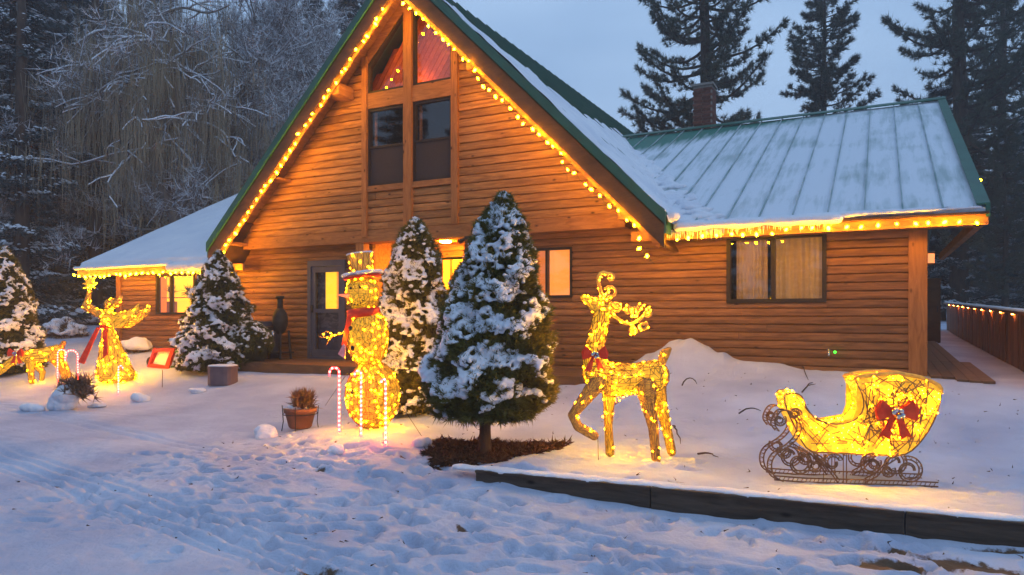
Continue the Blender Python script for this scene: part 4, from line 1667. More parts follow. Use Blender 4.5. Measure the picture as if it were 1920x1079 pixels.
# side lump of the bushy spruce
q = on(468, 690)
r_ = np.random.default_rng(55)
q.z += .08
ls = thing('low_spruce', 'low rounded snowy spruce at the right foot of the bushy conical spruce', 'shrub', q)
mb = MB(); mb.ball((0, 0, .35), .42, 14, 9, (1, .9, 1.0)); mb.build('inner_crown', M['spruce_core'], ls, True)
th_ = r_.random(420) * 6.283; ph_ = np.arccos(r_.random(420) * 1.2 - .2)
Pn = np.stack([.44 * np.sin(ph_) * np.cos(th_), .4 * np.sin(ph_) * np.sin(th_), .35 + .46 * np.cos(ph_)], 1)
tri_obj('foliage', needles(Pn, Pn - [0, 0, .2], 22, .085, .018, r_, .4), M['spruce'], ls)
mb = MB()
for pnt in Pn[:260]:
    if pnt[2] > .3 and r_.random() < .8:
        mb.ball(pnt * 1.02 + [0, 0, .03], r_.uniform(.022, .042), 7, 5, (1.2, 1.2, .7))
link(remeshed(mb, .018, 1, noise=(.04, .02)), 'snow_cover', M['snow'], ls, True)

# mulch bed under the front spruce
bt = on(895, 855)
r_ = np.random.default_rng(3)
n = 3600
a = r_.random(n) * 6.283
rr = np.sqrt(r_.random(n)) * (.52 + .07 * np.sin(3 * a) + .05 * np.sin(7 * a + 1))
sx = rr * np.cos(a) * 1.12; sy = rr * np.sin(a) * 1.12
cx, cy = bt.x + .02, bt.y + .05
Pm = np.array([(cx + x, cy + y, gh(cx + x, cy + y) + .012) for x, y in zip(sx, sy)])
ex = 420
te_ = r_.random(ex)
Pe = np.array([(cx + .45 + .22 * t + r_.normal(0, .05), cy + .05 + .42 * t + r_.normal(0, .07), 0) for t in te_])
for p_ in Pe: p_[2] = gh(p_[0], p_[1]) + .012
Pm = np.concatenate([Pm, Pe])
Dm = np.stack([r_.normal(0, 1, len(Pm)), r_.normal(0, 1, len(Pm)), r_.normal(.15, .25, len(Pm))], 1)
Vn = needles(Pm, Dm, 3, .075, .022, r_, .2)
tri_obj('bark_mulch', Vn, M['mulch'], None, **tagd('ring of brown bark mulch and twigs round the trunk of the large spruce', 'mulch', kind='stuff'))
mb = MB()
K = 40
ring = []
for q_ in range(6):
    for j in range(K):
        aa = 2 * math.pi * j / K
        R_ = (.50 + .07 * math.sin(3 * aa) + .05 * math.sin(7 * aa + 1)) * (q_ / 5 if q_ else .02)
        x, y = cx + R_ * math.cos(aa) * 1.12, cy + R_ * math.sin(aa) * 1.1
        mb.v.append((x, y, gh(x, y) + .012))
for q_ in range(5):
    for j in range(K):
        a0 = q_ * K + j; b0 = q_ * K + (j + 1) % K
        mb.f.append((a0, b0, b0 + K, a0 + K))
mb.build('mulch_soil', M['mulch'], None, True, **tagd('dark soil of the bed beneath the large spruce', 'soil', kind='stuff'))

# ------------------------------------------------------------------ lit figures
def mini_bulbs(P, r=.007, name='mini_bulbs', parent=None, mat='mini'):
    """octahedral mini lamps joined into one part"""
    n = len(P)
    O = np.array([[1, 0, 0], [-1, 0, 0], [0, 1, 0], [0, -1, 0], [0, 0, 1], [0, 0, -1]]) * r
    Fo = np.array([[0, 2, 4], [2, 1, 4], [1, 3, 4], [3, 0, 4], [2, 0, 5], [1, 2, 5], [3, 1, 5], [0, 3, 5]])
    V = (P[:, None, :] + O[None]).reshape(-1, 3)
    F = (np.arange(n)[:, None, None] * 6 + Fo[None]).reshape(-1, 3)
    return link(np_mesh(name, V, F), name, M[mat], parent, kind='stuff')

def net_part(mb, name, parent, vox, dec, wire=.006, mat='net', wmat='wire_gold', bulbs=80, br=.007, rs=None, smooth=3):
    """closed netting body, the wire web over it, and mini lamps on it"""
    rs = rs or np.random.default_rng(1)
    me = remeshed(mb, vox, smooth) if isinstance(mb, MB) else mb
    o = link(me, name, M[mat], parent, True)
    tmp = me.copy()
    w0 = bpy.data.objects.new('t', tmp); COL.objects.link(w0)
    d = w0.modifiers.new('d', 'DECIMATE'); d.ratio = dec
    bpy.context.view_layer.update()
    dm = bpy.data.meshes.new_from_object(w0.evaluated_get(bpy.context.evaluated_depsgraph_get()))
    bpy.data.objects.remove(w0)
    # push out a touch so that the wires lie on the netting
    Vv_ = np.empty(len(dm.vertices) * 3, np.float32); dm.vertices.foreach_get('co', Vv_)
    Nn = np.empty(len(dm.vertices) * 3, np.float32); dm.vertices.foreach_get('normal', Nn)
    Vv_ = Vv_ + Nn * (wire * .9)
    # drop a share of edges: build tubes from edges
    E = np.empty(len(dm.edges) * 2, np.int32); dm.edges.foreach_get('vertices', E); E = E.reshape(-1, 2)
    Vv_ = Vv_.reshape(-1, 3)
    sel = rs.random(len(E)) < .8
    E = E[sel]
    A_, B_ = Vv_[E[:, 0]], Vv_[E[:, 1]]
    d_ = B_ - A_; d_ /= np.linalg.norm(d_, axis=1)[:, None] + 1e-9
    s_ = np.cross(d_, np.array([.3, .5, .8])); s_ /= np.linalg.norm(s_, axis=1)[:, None] + 1e-9
    t_ = np.cross(d_, s_)
    w = wire / 2
    offs = [s_ * w, (-.5 * s_ + .87 * t_) * w, (-.5 * s_ - .87 * t_) * w]
    VV = np.stack([A_ + offs[0], A_ + offs[1], A_ + offs[2], B_ + offs[0], B_ + offs[1], B_ + offs[2]], 1).reshape(-1, 3)
    base = np.arange(len(E))[:, None, None] * 6
    FF = (base + np.array([[0, 1, 4, 3], [1, 2, 5, 4], [2, 0, 3, 5]])[None]).reshape(-1, 4)
    link(np_mesh('wire_web', VV, FF), 'wire_web', M[wmat], o, kind='stuff')
    if bulbs:
        P, Nr = surf_points(me, max(3, int(bulbs * .5)), rs)
        mini_bulbs(P + Nr * br * .8, br, parent=o)
    return o

def bow(parent, c, s, mat='ribbon', face=(0, -1, 0), tails=1.0, name='bow'):
    """two loops, two tails and a bell cluster, facing -Y locally"""
    mb = MB()
    c = Vector(c)
    def P(u, w, d=0):
        return c + Vector((u * s, -d * s, w * s))
    for sg in (-1, 1):
        # loop: front and back leaves meeting at the knot
        for dd, dz in ((.10, 0), (-.02, .02)):
            q = [P(0, .04, dd + .05), P(sg * .45, .42, dd + .16), P(sg * .62, .12, dd + .12), P(sg * .56, -.22, dd + .14), P(0, -.05, dd + .05)]
            mb.poly(q, (0, s * .03, 0))
        q = [P(0, 0, .08), P(sg * .12, -.05, .1), P(sg * .50, -.78 * tails, .05), P(sg * .34, -.72 * tails, .05), P(sg * .16, -.84 * tails, .05)]
        mb.poly(q, (0, s * .03, 0))
    o = mb.build(name, M[mat], parent)
    b = MB()
    for u, w in [(-.12, .03), (.1, .07), (.02, -.1), (.14, -.06), (-.05, .1)]:
        b.ball(P(u, w, .25), s * .085, 8, 6)
    b.build('bell_cluster', M['silver'], o, True)
    return o

def fig(px, py, label, cat, name, rz=TH, group=None):
    b = on(px, py)
    return thing(name, label, cat, b, rz, group), zd(b) / FPX, b

# --- snowman
sm, S, b = fig(700, 803, 'lit gold wire snowman with snowy top hat and red scarf beside the canes', 'snowman figure', 'light_up_snowman')
def L(px, py, d=0):
    return Vector(((px - 700) * S, d, (803 - py) * S))
rs = np.random.default_rng(11)
mb = MB()
def ball_l(mb, px, py, rx, ry, dd=0, k=20, m=14):
    mb.ball(L(px, py, dd), 1, k, m, (rx * S, rx * S, ry * S))
ball_l(mb, 699, 742, 51, 64)
net_part(mb, 'lower_ball', sm, .02, .20, .0055, 'net', bulbs=420, br=.0045, rs=rs)
mb = MB()
ball_l(mb, 690, 634, 39, 58)
net_part(mb, 'middle_ball', sm, .02, .20, .0055, 'net', bulbs=210, br=.0045, rs=rs)
mb = MB()
ball_l(mb, 679, 552, 32, 34)
hd = net_part(mb, 'head', sm, .016, .2, .005, 'net', bulbs=130, br=.0044, rs=rs)
mb = MB()
mb.lathe([(20.5 * S, 0), (21 * S, 6 * S), (23 * S, 38 * S)], L(679, 516), 20, (-.12, 0, 1))
hat = mb.build('hat_crown', M['net_dim'], sm, True)
P, Nr = surf_points(hat.data, 46, rs); mini_bulbs(P, .0045, parent=hat)
mb = MB()
for i in range(14):
    a = 2 * math.pi * i / 14
    p0 = L(679, 514) + Vector((21.5 * S * math.cos(a), 21.5 * S * math.sin(a), 0))
    p1 = L(674.5, 478) + Vector((24 * S * math.cos(a + .3), 24 * S * math.sin(a + .3), 0))
    p2 = L(674.5, 478) + Vector((24 * S * math.cos(a - .4), 24 * S * math.sin(a - .4), 0))
    mb.tube([p0, p1], .004, 4); mb.tube([p0, p2], .003, 4)
mb.build('hat_wires', M['wire_gold'], hat)
mb = MB()
mb.lathe([(33 * S, -3 * S), (36 * S, 0), (33 * S, 2.5 * S), (10 * S, 4 * S)], L(679, 521), 24, (-.14, 0, 1))
mb.build('hat_brim', M['ribbon'], sm, True)
mb = MB()
for i in range(70):
    a = random.random() * 6.283; q_ = random.uniform(.62, 1.02)
    p = L(679, 517) + Vector((36 * S * q_ * math.cos(a), 36 * S * q_ * math.sin(a), 0))
    p.z += -.14 * -(p.x - L(679, 517).x) - .0
    mb.ball(p + Vector((0, 0, .012 + .02 * (1 - q_))), .032, 8, 5, (1.1, 1.1, .75))
link(remeshed(mb, .014, 2, noise=(.05, .015)), 'brim_snow', M['snow'], sm, True)
mb = MB()
for i in range(24):
    a = 2 * math.pi * i / 24
    mb.ball(L(674.5, 477) + Vector((23 * S * math.cos(a), 23 * S * math.sin(a), .14 * 23 * S * math.cos(a))), .016, 7, 5, (1.2, 1.2, .8))
link(remeshed(mb, .01, 2), 'rim_snow', M['snow'], sm, True)
# face, buttons, scarf, arm
def at_ball(px, py, cpx, cpy, rx, ry, out=.004):
    u = (px - cpx) / rx; w = (cpy - py) / ry
    d = math.sqrt(max(.02, 1 - u * u - w * w))
    return L(px, py, -d * rx * S - out)
mb = MB()
mb.lathe([(.026, 0), (.016, .07), (.004, .13)], at_ball(660, 557, 679, 552, 32, 34, -.01), 9, (-.95, -.3, .08))
mb.build('carrot_nose', emit_mat('pink lit nose', (1.0, .22, .10), .55), sm, True)
dk = MB()
dk.ball(at_ball(664, 543, 679, 552, 32, 34), .016, 8, 6)
dk.ball(at_ball(682, 541, 679, 552, 32, 34), .016, 8, 6)
dk.build('eyes', M['black'], sm, True)
dk = MB()
for x, y in [(664, 571), (670, 573), (676, 573), (682, 570), (687, 566)]:
    dk.ball(at_ball(x, y, 679, 552, 32, 34), .010, 7, 5)
dk.build('mouth', M['black'], sm, True)
for x, y, cc in [(663, 617, (690, 634, 39, 58)), (668, 653, (690, 634, 39, 58)), (673, 698, (699, 742, 51, 64)), (671, 733, (699, 742, 51, 64))]:
    dk = MB(); dk.ball(at_ball(x, y, *cc), .027, 10, 7, (.85, .5, 1.15)); dk.build('button', M['black'], sm, True)
mb = MB()
mb.lathe([(25 * S, -7 * S), (31 * S, -8 * S), (31.5 * S, 0), (30 * S, 8 * S), (24 * S, 9 * S)], L(682, 588), 24, (-.1, 0, 1))
scf = mb.build('scarf', M['ribbon'], sm, True)
mb = MB()
mb.hexa([L(655, 592, -.1), L(666, 594, -.14), L(655, 650, -.16), L(645, 648, -.12)], (0, .03, 0))
mb.build('scarf_tail', M['ribbon'], sm)
mb = MB()
mb.hexa([L(650, 645, -.16), L(655, 650, -.18), L(653, 672, -.18), L(640, 664, -.16)], (0, .03, 0))
mb.build('scarf_fringe', noise_mat('pale pink fringe', (.6, .3, .3), (.75, .45, .45), 20, .8), sm)
mb = MB()
mb.tube([L(657, 622, -.02), L(640, 628, -.06), L(622, 632, -.1)], [.014, .011, .008], 6)
mb.tube([L(630, 630, -.08), L(618, 622, -.1), L(604, 629, -.1)], [.01, .008, .004], 6)
mb.tube([L(628, 630, -.08), L(620, 640, -.1), L(616, 648, -.1)], [.01, .008, .004], 6)
mb.tube([L(622, 632, -.1), L(608, 634, -.12), L(602, 631, -.12)], [.008, .006, .003], 6)
arm = mb.build('stick_arm', M['wire_gold'], sm)
mini_bulbs(np.array([list(L(x, y, -.1)) for x, y in [(640, 626), (632, 629), (624, 626), (618, 634), (611, 628), (650, 622)]]), .005, parent=arm)
# guy wires
for (x0, y0, x1, y1) in [(735, 735, 792, 822), (652, 700, 610, 762)]:
    p0 = L(x0, y0, 0)
    g_ = on(x1, y1)
    p1 = sm.matrix_world.inverted() @ g_ if False else Vector(((g_ - b).x * CS + (g_ - b).y * SN, -(g_ - b).x * SN + (g_ - b).y * CS, (g_ - b).z))
    mb = MB(); mb.tube([p0, p1], .003, 4); mb.build('guy_wire', M['twine'], sm)

# --- candy canes
def cane(px, py, hpx, wpx, label, flip=1, lean=0, group='lit candy canes stuck in the snow', r=.011):
    b = on(px, py)
    S_ = zd(b) / FPX
    t = thing('candy_cane', label, 'candy cane', b, TH, group)
    H_ = hpx * S_; W_ = wpx * S_
    pts = []
    n = 26
    r_ = W_ / 2
    for i in range(n):
        pts.append(Vector((lean * i / n * H_, 0, (H_ - r_) * i / (n - 1))))
    top = pts[-1].copy()
    for i in range(1, 15):
        a = math.pi * i / 14
        pts.append(top + Vector((flip * (r_ - r_ * math.cos(a)), 0, r_ * math.sin(a))))
    pts.append(pts[-1] + Vector((0, 0, -r_ * .7)))
    a = MB()
    Ls = [0]
    for i in range(1, len(pts)): Ls.append(Ls[-1] + (pts[i] - pts[i - 1]).length)
    step = max(.05, Ls[-1] / 18)
    seg = MB()
    a.tube(pts, r * .8, 8)
    a.build('red_tube', M['cane'], t, True)
    pos = step * .6
    while pos < Ls[-1]:
        i = max(j for j in range(len(Ls)) if Ls[j] <= pos)
        i = min(i, len(pts) - 2)
        f = (pos - Ls[i]) / (Ls[i + 1] - Ls[i])
        p = pts[i].lerp(pts[i + 1], f)
        d = (pts[i + 1] - pts[i]).normalized()
        c = MB()
        c.tube([p - d * step * .2, p + d * step * .2], r * 1.12, 8)
        c.build('white_band', M['canewhite'], t, True)
        pos += step
    return t
cane(636, 812, 121, 18, 'lit candy cane standing left of the snowman with its hook to the left', -1)
cane(677, 818, 122, 12, 'lit candy cane standing in front of the snowman belly', -1)
cane(723, 838, 124, 8, 'lit candy cane standing nearest, in front of the snowman right side', -1)
cane(146, 712, 54, 24, 'lit candy cane between grazing reindeer and angel, leaning hook to the left', -1)
cane(222, 738, 52, 8, 'small lit candy cane in front of the angel skirt', 1)
cane(108, 718, 60, 16, 'lit candy cane half hidden behind the left reindeer legs', 1)
cane(232, 708, 50, 8, 'lit candy cane behind the right side of the angel skirt', -1)

# --- standing reindeer
dr_, S, b = fig(1180, 860, 'lit gold wire reindeer with head raised, large antlers and red bow', 'reindeer figure', 'light_up_reindeer', TH)
def L(px, py, d=0):
    return Vector(((px - 1180) * S, d, (860 - py) * S))
rs = np.random.default_rng(21)
def lchain(mb, pts, rads):
    chain(mb, [L(*p) for p in pts], [r * S for r in rads], .45)
mb = MB()
lchain(mb, [(1120, 700, 0), (1150, 712, 0), (1190, 710, 0), (1226, 705, 0)], [28, 31, 29, 29])
lchain(mb, [(1118, 690, 0), (1112, 668, 0), (1117, 640, 0), (1124, 612, 0), (1130, 585, 0)], [25, 21, 17, 16, 17])
tors = net_part(mb, 'body', dr_, .016, .16, .007, 'net_hi', bulbs=260, br=.0044, rs=rs)
mb = MB()
lchain(mb, [(1132, 580, 0), (1120, 573, 0), (1106, 566, 0), (1093, 557, 0)], [18, 15, 10, 6])
net_part(mb, 'head', dr_, .011, .10, .004, 'net', bulbs=50, br=.0038, rs=rs)
for pts, rd, m_ in [([(1122, 712, -.07), (1098, 742, -.08), (1072, 776, -.08)], [17, 12, 8], 'net_dim'),
                    ([(1145, 720, .05), (1143, 760, .05), (1142, 800, .05), (1145, 850, .05)], [16, 10, 7, 8], 'net_hi'),
                    ([(1208, 722, -.08), (1212, 755, -.08), (1222, 800, -.08), (1227, 866, -.08)], [20, 13, 9, 7], 'net_dim'),
                    ([(1232, 715, .08), (1242, 760, .08), (1252, 800, .08), (1263, 850, .08)], [20, 12, 9, 8], 'net')]:
    mb = MB()
    lchain(mb, pts, rd)
    if len(pts) == 3:
        lchain(mb, [(1072, 776, -.08), (1082, 797, -.08), (1112, 814, -.08)], [8, 8, 8])
    net_part(mb, 'leg', dr_, .010, .16, .0045, m_, 'wire_brown' if m_ == 'net_dim' else 'wire_gold', bulbs=64, br=.0038, rs=rs)
mb = MB()
lchain(mb, [(1240, 682, 0), (1246, 664, 0), (1255, 655, .0)], [7, 9, 4])
net_part(mb, 'tail', dr_, .010, .12, .004, 'net_dim', bulbs=4, br=.0038, rs=rs)
for sgd in (-1, 1):
    mb = MB(); lchain(mb, [(1134, 570, sgd * .05), (1146, 560, sgd * .09)], [5, 2]); net_part(mb, 'ear', dr_, .008, .2, .003, 'net_dim', bulbs=0, rs=rs)
def curl(mb, px, py, r, a0, turns, d, w, sgn=1, n=22):
    pts = []
    for i in range(n):
        t = i / (n - 1)
        a = a0 + sgn * turns * 2 * math.pi * t
        rr = r * (1 - .72 * t)
        pts.append(L(px + rr * math.cos(a), py - rr * math.sin(a), d))
    mb.tube(pts, w, 6)
def arc(mb, pts, w):
    P_ = [L(*p) for p in pts]
    out = []
    for i in range(len(P_) - 1):
        p0 = P_[max(i - 1, 0)]; p1 = P_[i]; p2 = P_[i + 1]; p3 = P_[min(i + 2, len(P_) - 1)]
        for k_ in range(5):
            t = k_ / 5
            out.append(.5 * ((2 * p1) + (-p0 + p2) * t + (2 * p0 - 5 * p1 + 4 * p2 - p3) * t * t + (-p0 + 3 * p1 - 3 * p2 + p3) * t ** 3))
    out.append(P_[-1])
    mb.tube(out, w, 6)
    return out
mb = MB()
W1 = .017
arc(mb, [(1134, 572, -.05), (1124, 545, -.07), (1120, 522, -.08), (1128, 512, -.08), (1140, 516, -.08)], W1)
curl(mb, 1142, 521, 8, 2.2, .9, -.08, W1 * .8, -1)
curl(mb, 1143, 549, 12, 2.6, 1.1, -.07, W1 * .8, -1)
arc(mb, [(1130, 562, -.06), (1136, 556, -.07), (1140, 545, -.07)], W1)
a1 = mb.build('antler', M['net_dim'], dr_, True)
P, Nr = surf_points(a1.data, 34, rs); mini_bulbs(P + Nr * .004, .0036, parent=a1)
mb = MB()
arc(mb, [(1137, 574, .05), (1158, 596, .07), (1178, 607, .08), (1196, 603, .08), (1210, 592, .08), (1220, 576, .08)], W1)
arc(mb, [(1138, 572, .05), (1150, 570, .06), (1164, 578, .07)], W1)
for x, y, r, a0, tn, sg in [(1157, 577, 11, 3.0, 1.2, -1), (1180, 582, 8, 1.2, 1.0, 1), (1191, 586, 10, 2.4, 1.15, -1), (1208, 611, 9, 1.0, 1.1, -1), (1192, 620, 9, 1.5, 1.2, 1), (1218, 586, 8, 4.0, 1.0, 1), (1202, 578, 7, .5, 1.0, 1)]:
    curl(mb, x, y, r, a0, tn, .08 + rs.uniform(-.03, .03), W1 * .75, sg)
a2 = mb.build('antler', M['net_dim'], dr_, True)
P, Nr = surf_points(a2.data, 60, rs); mini_bulbs(P + Nr * .004, .0036, parent=a2)
bow(dr_, L(1112, 664, -.11), 40 * S, name='bow')
mb = MB(); mb.tube([L(1119, 812, -.08), L(1120, 862, -.08)], .003, 5); mb.build('support_rod', M['black'], dr_)
# drooping end of the light lead
mb = MB(); pts = arc(mb, [(1150, 735, -.1), (1158, 748, -.1), (1150, 756, -.1), (1160, 742, -.12), (1172, 738, -.1)], .003)
ld = mb.build('loose_lead', M['wire_gold'], dr_)
mini_bulbs(np.array([list(L(x, y, -.11)) for x, y in [(1152, 738), (1158, 748), (1165, 742), (1172, 738), (1128, 778), (1105, 802), (1082, 780), (1236, 800)]]), .005, parent=ld)

# --- sleigh
sl_, S, b = fig(1582, 900, 'lit gold wire sleigh with scrolled brown runners and red bow', 'sleigh figure', 'light_up_sleigh', math.radians(20))
S = S * .95
def L(px, py, d=0):
    x = (px - 1585) * S * .97
    z = (905 - py) * S * .985
    return Vector((x, d, z))
rs = np.random.default_rng(31)
out = [(1461, 738), (1468, 732), (1482, 731), (1494, 737), (1502, 757), (1518, 778), (1545, 789), (1575, 789), (1600, 778), (1612, 755), (1608, 728), (1596, 704), (1608, 697), (1640, 692), (1680, 691), (1718, 697), (1752, 712), (1755, 728), (1748, 765), (1732, 800), (1712, 828), (1690, 846), (1660, 849), (1600, 848), (1545, 846), (1512, 845), (1494, 825), (1480, 795), (1466, 765)]
HWD = .13
def smooth_out(P):
    r = []
    n = len(P)
    for i in range(n):
        p0, p1, p2, p3 = P[i - 1], P[i], P[(i + 1) % n], P[(i + 2) % n]
        for t in (0, .5):
            r.append(tuple(.5 * (2 * p1[k] + (-p0[k] + p2[k]) * t + (2 * p0[k] - 5 * p1[k] + 4 * p2[k] - p3[k]) * t * t + (-p0[k] + 3 * p1[k] - 3 * p2[k] + p3[k]) * t ** 3) for k in (0, 1)))
    return r
out = smooth_out(out)
def panel(d, name, mat, th_=.012):
    # triangulated side panel
    bm = bmesh.new()
    vs = [bm.verts.new(L(x, y, d)) for x, y in out]
    bm.faces.new(vs)
    bmesh.ops.triangulate(bm, faces=bm.faces[:])
    me = bpy.data.meshes.new(name)
    bm.to_mesh(me); bm.free()
    mb = MB()
    V0 = [tuple(v.co) for v in me.vertices]
    fs = [tuple(p.vertices) for p in me.polygons]
    n = len(V0)
    mb.add(V0 + [(x, y + th_, z) for x, y, z in V0], fs + [tuple(i + n for i in f[::-1]) for f in fs] + [(i, (i + 1) % n, (i + 1) % n + n, i + n) for i in range(n)])
    return mb.build(name, M[mat], sl_)
def inside(x, y):
    c = False
    n = len(out)
    for i in range(n):
        x0, y0 = out[i]; x1, y1 = out[(i + 1) % n]
        if (y0 > y) != (y1 > y) and x < (x1 - x0) * (y - y0) / (y1 - y0) + x0:
            c = not c
    return c
for d, nm in ((-HWD, 'side_panel'), (HWD, 'side_panel')):
    pnl = panel(d, nm, 'net_hi')
    P_ = []
    while len(P_) < 120:
        x, y = rs.uniform(1460, 1756), rs.uniform(690, 850)
        if inside(x, y):
            P_.append(list(L(x, y, d - .008)))
    mini_bulbs(np.array(P_), .0042, parent=pnl)
    mb = MB()
    cnt = 0
    while cnt < 120:
        x0, y0 = rs.uniform(1462, 1752), rs.uniform(692, 848)
        a = rs.choice([.1, 1.0, 1.57, 2.1, 2.4, .7]) + rs.normal(0, .25)
        ln = rs.uniform(30, 90)
        x1, y1 = x0 + ln * math.cos(a), y0 + ln * math.sin(a)
        xm_, ym_ = (x0 + x1) / 2, (y0 + y1) / 2
        if inside(x0, y0) and inside(x1, y1) and inside(xm_, ym_):
            mb.tube([L(x0, y0, d - .009), L(x1, y1, d - .009)], .0042, 4, False)
            cnt += 1
    P2 = [L(x, y, d - .004) for x, y in out] + [L(*out[0], d - .004)]
    mb.tube(P2, .006, 5)
    mb.build('wire_web', M['wire_brown'], pnl, kind='stuff')
# curved sheet between the sides: front curl, seat, back
mb = MB()
def strip(idx, inset=0):
    for i, j in zip(idx[:-1], idx[1:]):
        a_, b_ = L(*out[i]), L(*out[j])
        mb.hexa([a_ + Vector((0, -HWD, 0)), b_ + Vector((0, -HWD, 0)), b_ + Vector((0, HWD, 0)), a_ + Vector((0, HWD, 0))], (0, 0, -.008))
strip(list(range(0, 23)))
strip(list(range(32, 58)) + [0])
sh = mb.build('seat_and_back', M['net'], sl_)
P, Nr = surf_points(sh.data, 110, rs); mini_bulbs(P + np.array([0, 0, .006]), .0042, parent=sh)
mb = MB()
for d in (-HWD, HWD):
    P2 = [L(x, y, d) for x, y in out[22:35]]
    mb.tube(P2, .016, 6)
    mb.tube([L(x, y + 14, d - .006) for x, y in out[24:33]], .006, 6)
mb.tube([L(*out[24], -HWD), L(*out[24], HWD)], .014, 6)
mb.tube([L(*out[32], -HWD), L(*out[32], HWD)], .014, 6)
rim = mb.build('top_rim', M['net_dim'], sl_, True)
bow(sl_, L(1668, 765, -HWD - .02), 62 * S, name='bow')
# runners: lattice tubes with scrolls
def scroll(mb, px, py, r, a0, turns, d, sgn=1, n=30, shrink=.6, w=.006):
    for rr_ in (0, 7):
        pts = []
        for i in range(n):
            t = i / (n - 1)
            a = a0 + sgn * turns * 2 * math.pi * t
            q_ = (r - rr_) * (1 - shrink * t)
            pts.append(L(px + q_ * math.cos(a), py - q_ * math.sin(a), d))
        mb.tube(pts, w, 5)
        if rr_ == 0: o_ = pts
        else:
            for i in range(0, n - 1):
                mb.tube([o_[i], pts[i + 1] if i % 2 else pts[i]], w * .5, 4, False)
def rail2(mb, pts, d, w=.006, gap=8):
    A_ = [L(x, y, d) for x, y in pts]
    up = [L(x, y - gap, d) for x, y in pts]
    mb.tube(A_, w, 5); mb.tube(up, w, 5)
    for i in range(len(A_) - 1):
        n = max(2, int((A_[i + 1] - A_[i]).length / .03))
        for k_ in range(n):
            mb.tube([A_[i].lerp(A_[i + 1], k_ / n), up[i].lerp(up[i + 1], (k_ + .5) / n)], w * .5, 4, False)
for d, dx in ((-HWD - .02, 0), (HWD, 0)):
    mb = MB()
    rail2(mb, [(1440, 902), (1500, 905), (1600, 905), (1680, 905), (1748, 906)], d)
    # front rise with horn curl
    front = [(1450, 903), (1432, 892), (1427, 870), (1436, 850), (1462, 832), (1478, 815), (1484, 795), (1478, 778), (1462, 764), (1446, 764), (1436, 778), (1434, 792), (1442, 804)]
    for k_, (ox) in enumerate((0, 8)):
        arc_pts = [(x + ox, y + (2 if k_ else 0), d) for x, y in front[:]]
        P_ = arc(mb, arc_pts, .006)
        if k_ == 0: F0 = P_
        else:
            for i in range(0, len(P_) - 1): mb.tube([F0[i], P_[i + (i % 2)]], .003, 4, False)
    scroll(mb, 1488, 868, 27, 1.6, 1.2, d, -1)
    scroll(mb, 1480, 772, 14, 0, 1.0, d, 1)
    scroll(mb, 1450, 784, 14, .6, 1.0, d, -1)
    scroll(mb, 1462, 846, 17, 2.6, .9, d, 1)
    scroll(mb, 1520, 872, 16, 2.2, 1.1, d, 1)
    scroll(mb, 1655, 878, 15, .4, 1.0, d, -1)
    rail2(mb, [(1506, 848), (1530, 862), (1548, 885), (1562, 904)], d, gap=8)
    scroll(mb, 1552, 865, 20, .3, 1.0, d, 1)
    scroll(mb, 1625, 868, 24, 1.2, 1.2, d, 1)
    rail2(mb, [(1612, 903), (1635, 890), (1655, 866), (1675, 852)], d, gap=8)
    scroll(mb, 1694, 877, 29, 1.9, 1.3, d, -1)
    mb.tube([L(1572, 848, d), L(1572, 906, d)], .004, 5); mb.tube([L(1578, 848, d), L(1578, 906, d)], .004, 5)
    mb.tube([L(1535, 848, d), L(1535, 906, d)], .003, 5)
    mb.build('runner', M['wire_brown'], sl_)
mb = MB()
for x in (1500, 1575, 1660):
    mb.tube([L(x, 850, -HWD - .02), L(x, 850, HWD)], .006, 6)
mb.build('cross_bar', M['wire_brown'], sl_)

# --- angel
an_, S, b = fig(215, 716, 'lit gold wire angel holding up a star, red ribbon at the waist', 'angel figure', 'light_up_angel')
def L(px, py, d=0):
    return Vector(((px - 215) * S, d, (716 - py) * S))
rs = np.random.default_rng(41)
mb = MB()
for t in np.linspace(0, 1, 15):
    cx_ = 202 + 15 * t; y_ = 614 + 92 * t
    r_ = 10 + 27 * t ** 1.1
    mb.ball(L(cx_, y_, 0), 1, 14, 9, (r_ * S, r_ * .75 * S, 12 * S))
mb.ball(L(240, 704), 1, 12, 8, (17 * S, 14 * S, 10 * S))
net_part(mb, 'gown', an_, .035, .12, .009, 'net_hi', bulbs=240, br=.0065, rs=rs)
mb = MB()
chain(mb, [L(200, 612), L(200, 598), L(203, 586)], [9 * S, 12 * S, 9 * S], .4)
net_part(mb, 'torso', an_, .03, .15, .008, 'net_hi', bulbs=50, br=.0062, rs=rs)
mb = MB(); mb.ball(L(207, 570), 11 * S, 14, 10); mb.ball(L(212, 568), 11 * S, 12, 8, (1.3, 1, .8))
net_part(mb, 'head', an_, .025, .2, .007, 'net_dim', bulbs=26, br=.0058, rs=rs)
mb = MB()
chain(mb, [L(194, 592), L(178, 584), L(162, 574)], [8 * S, 7 * S, 8 * S], .4)
chain(mb, [L(162, 574), L(166, 558), L(168, 545)], [7 * S, 5 * S, 4 * S], .4)
net_part(mb, 'raised_arm', an_, .025, .2, .007, 'net_dim', bulbs=34, br=.0058, rs=rs)
mb = MB()
pts = []
for i in range(16):
    a = math.pi / 2 + i * math.pi / 8
    r_ = (13 if i % 2 == 0 else 6) * S
    pts.append(L(168, 532, -.02) + Vector((r_ * math.cos(a), 0, r_ * math.sin(a))))
mb.poly(pts, (0, .05, 0))
st = mb.build('star', M['net'], an_)
P, Nr = surf_points(st.data, 22, rs); mini_bulbs(P + Nr * .01, .0065, parent=st)
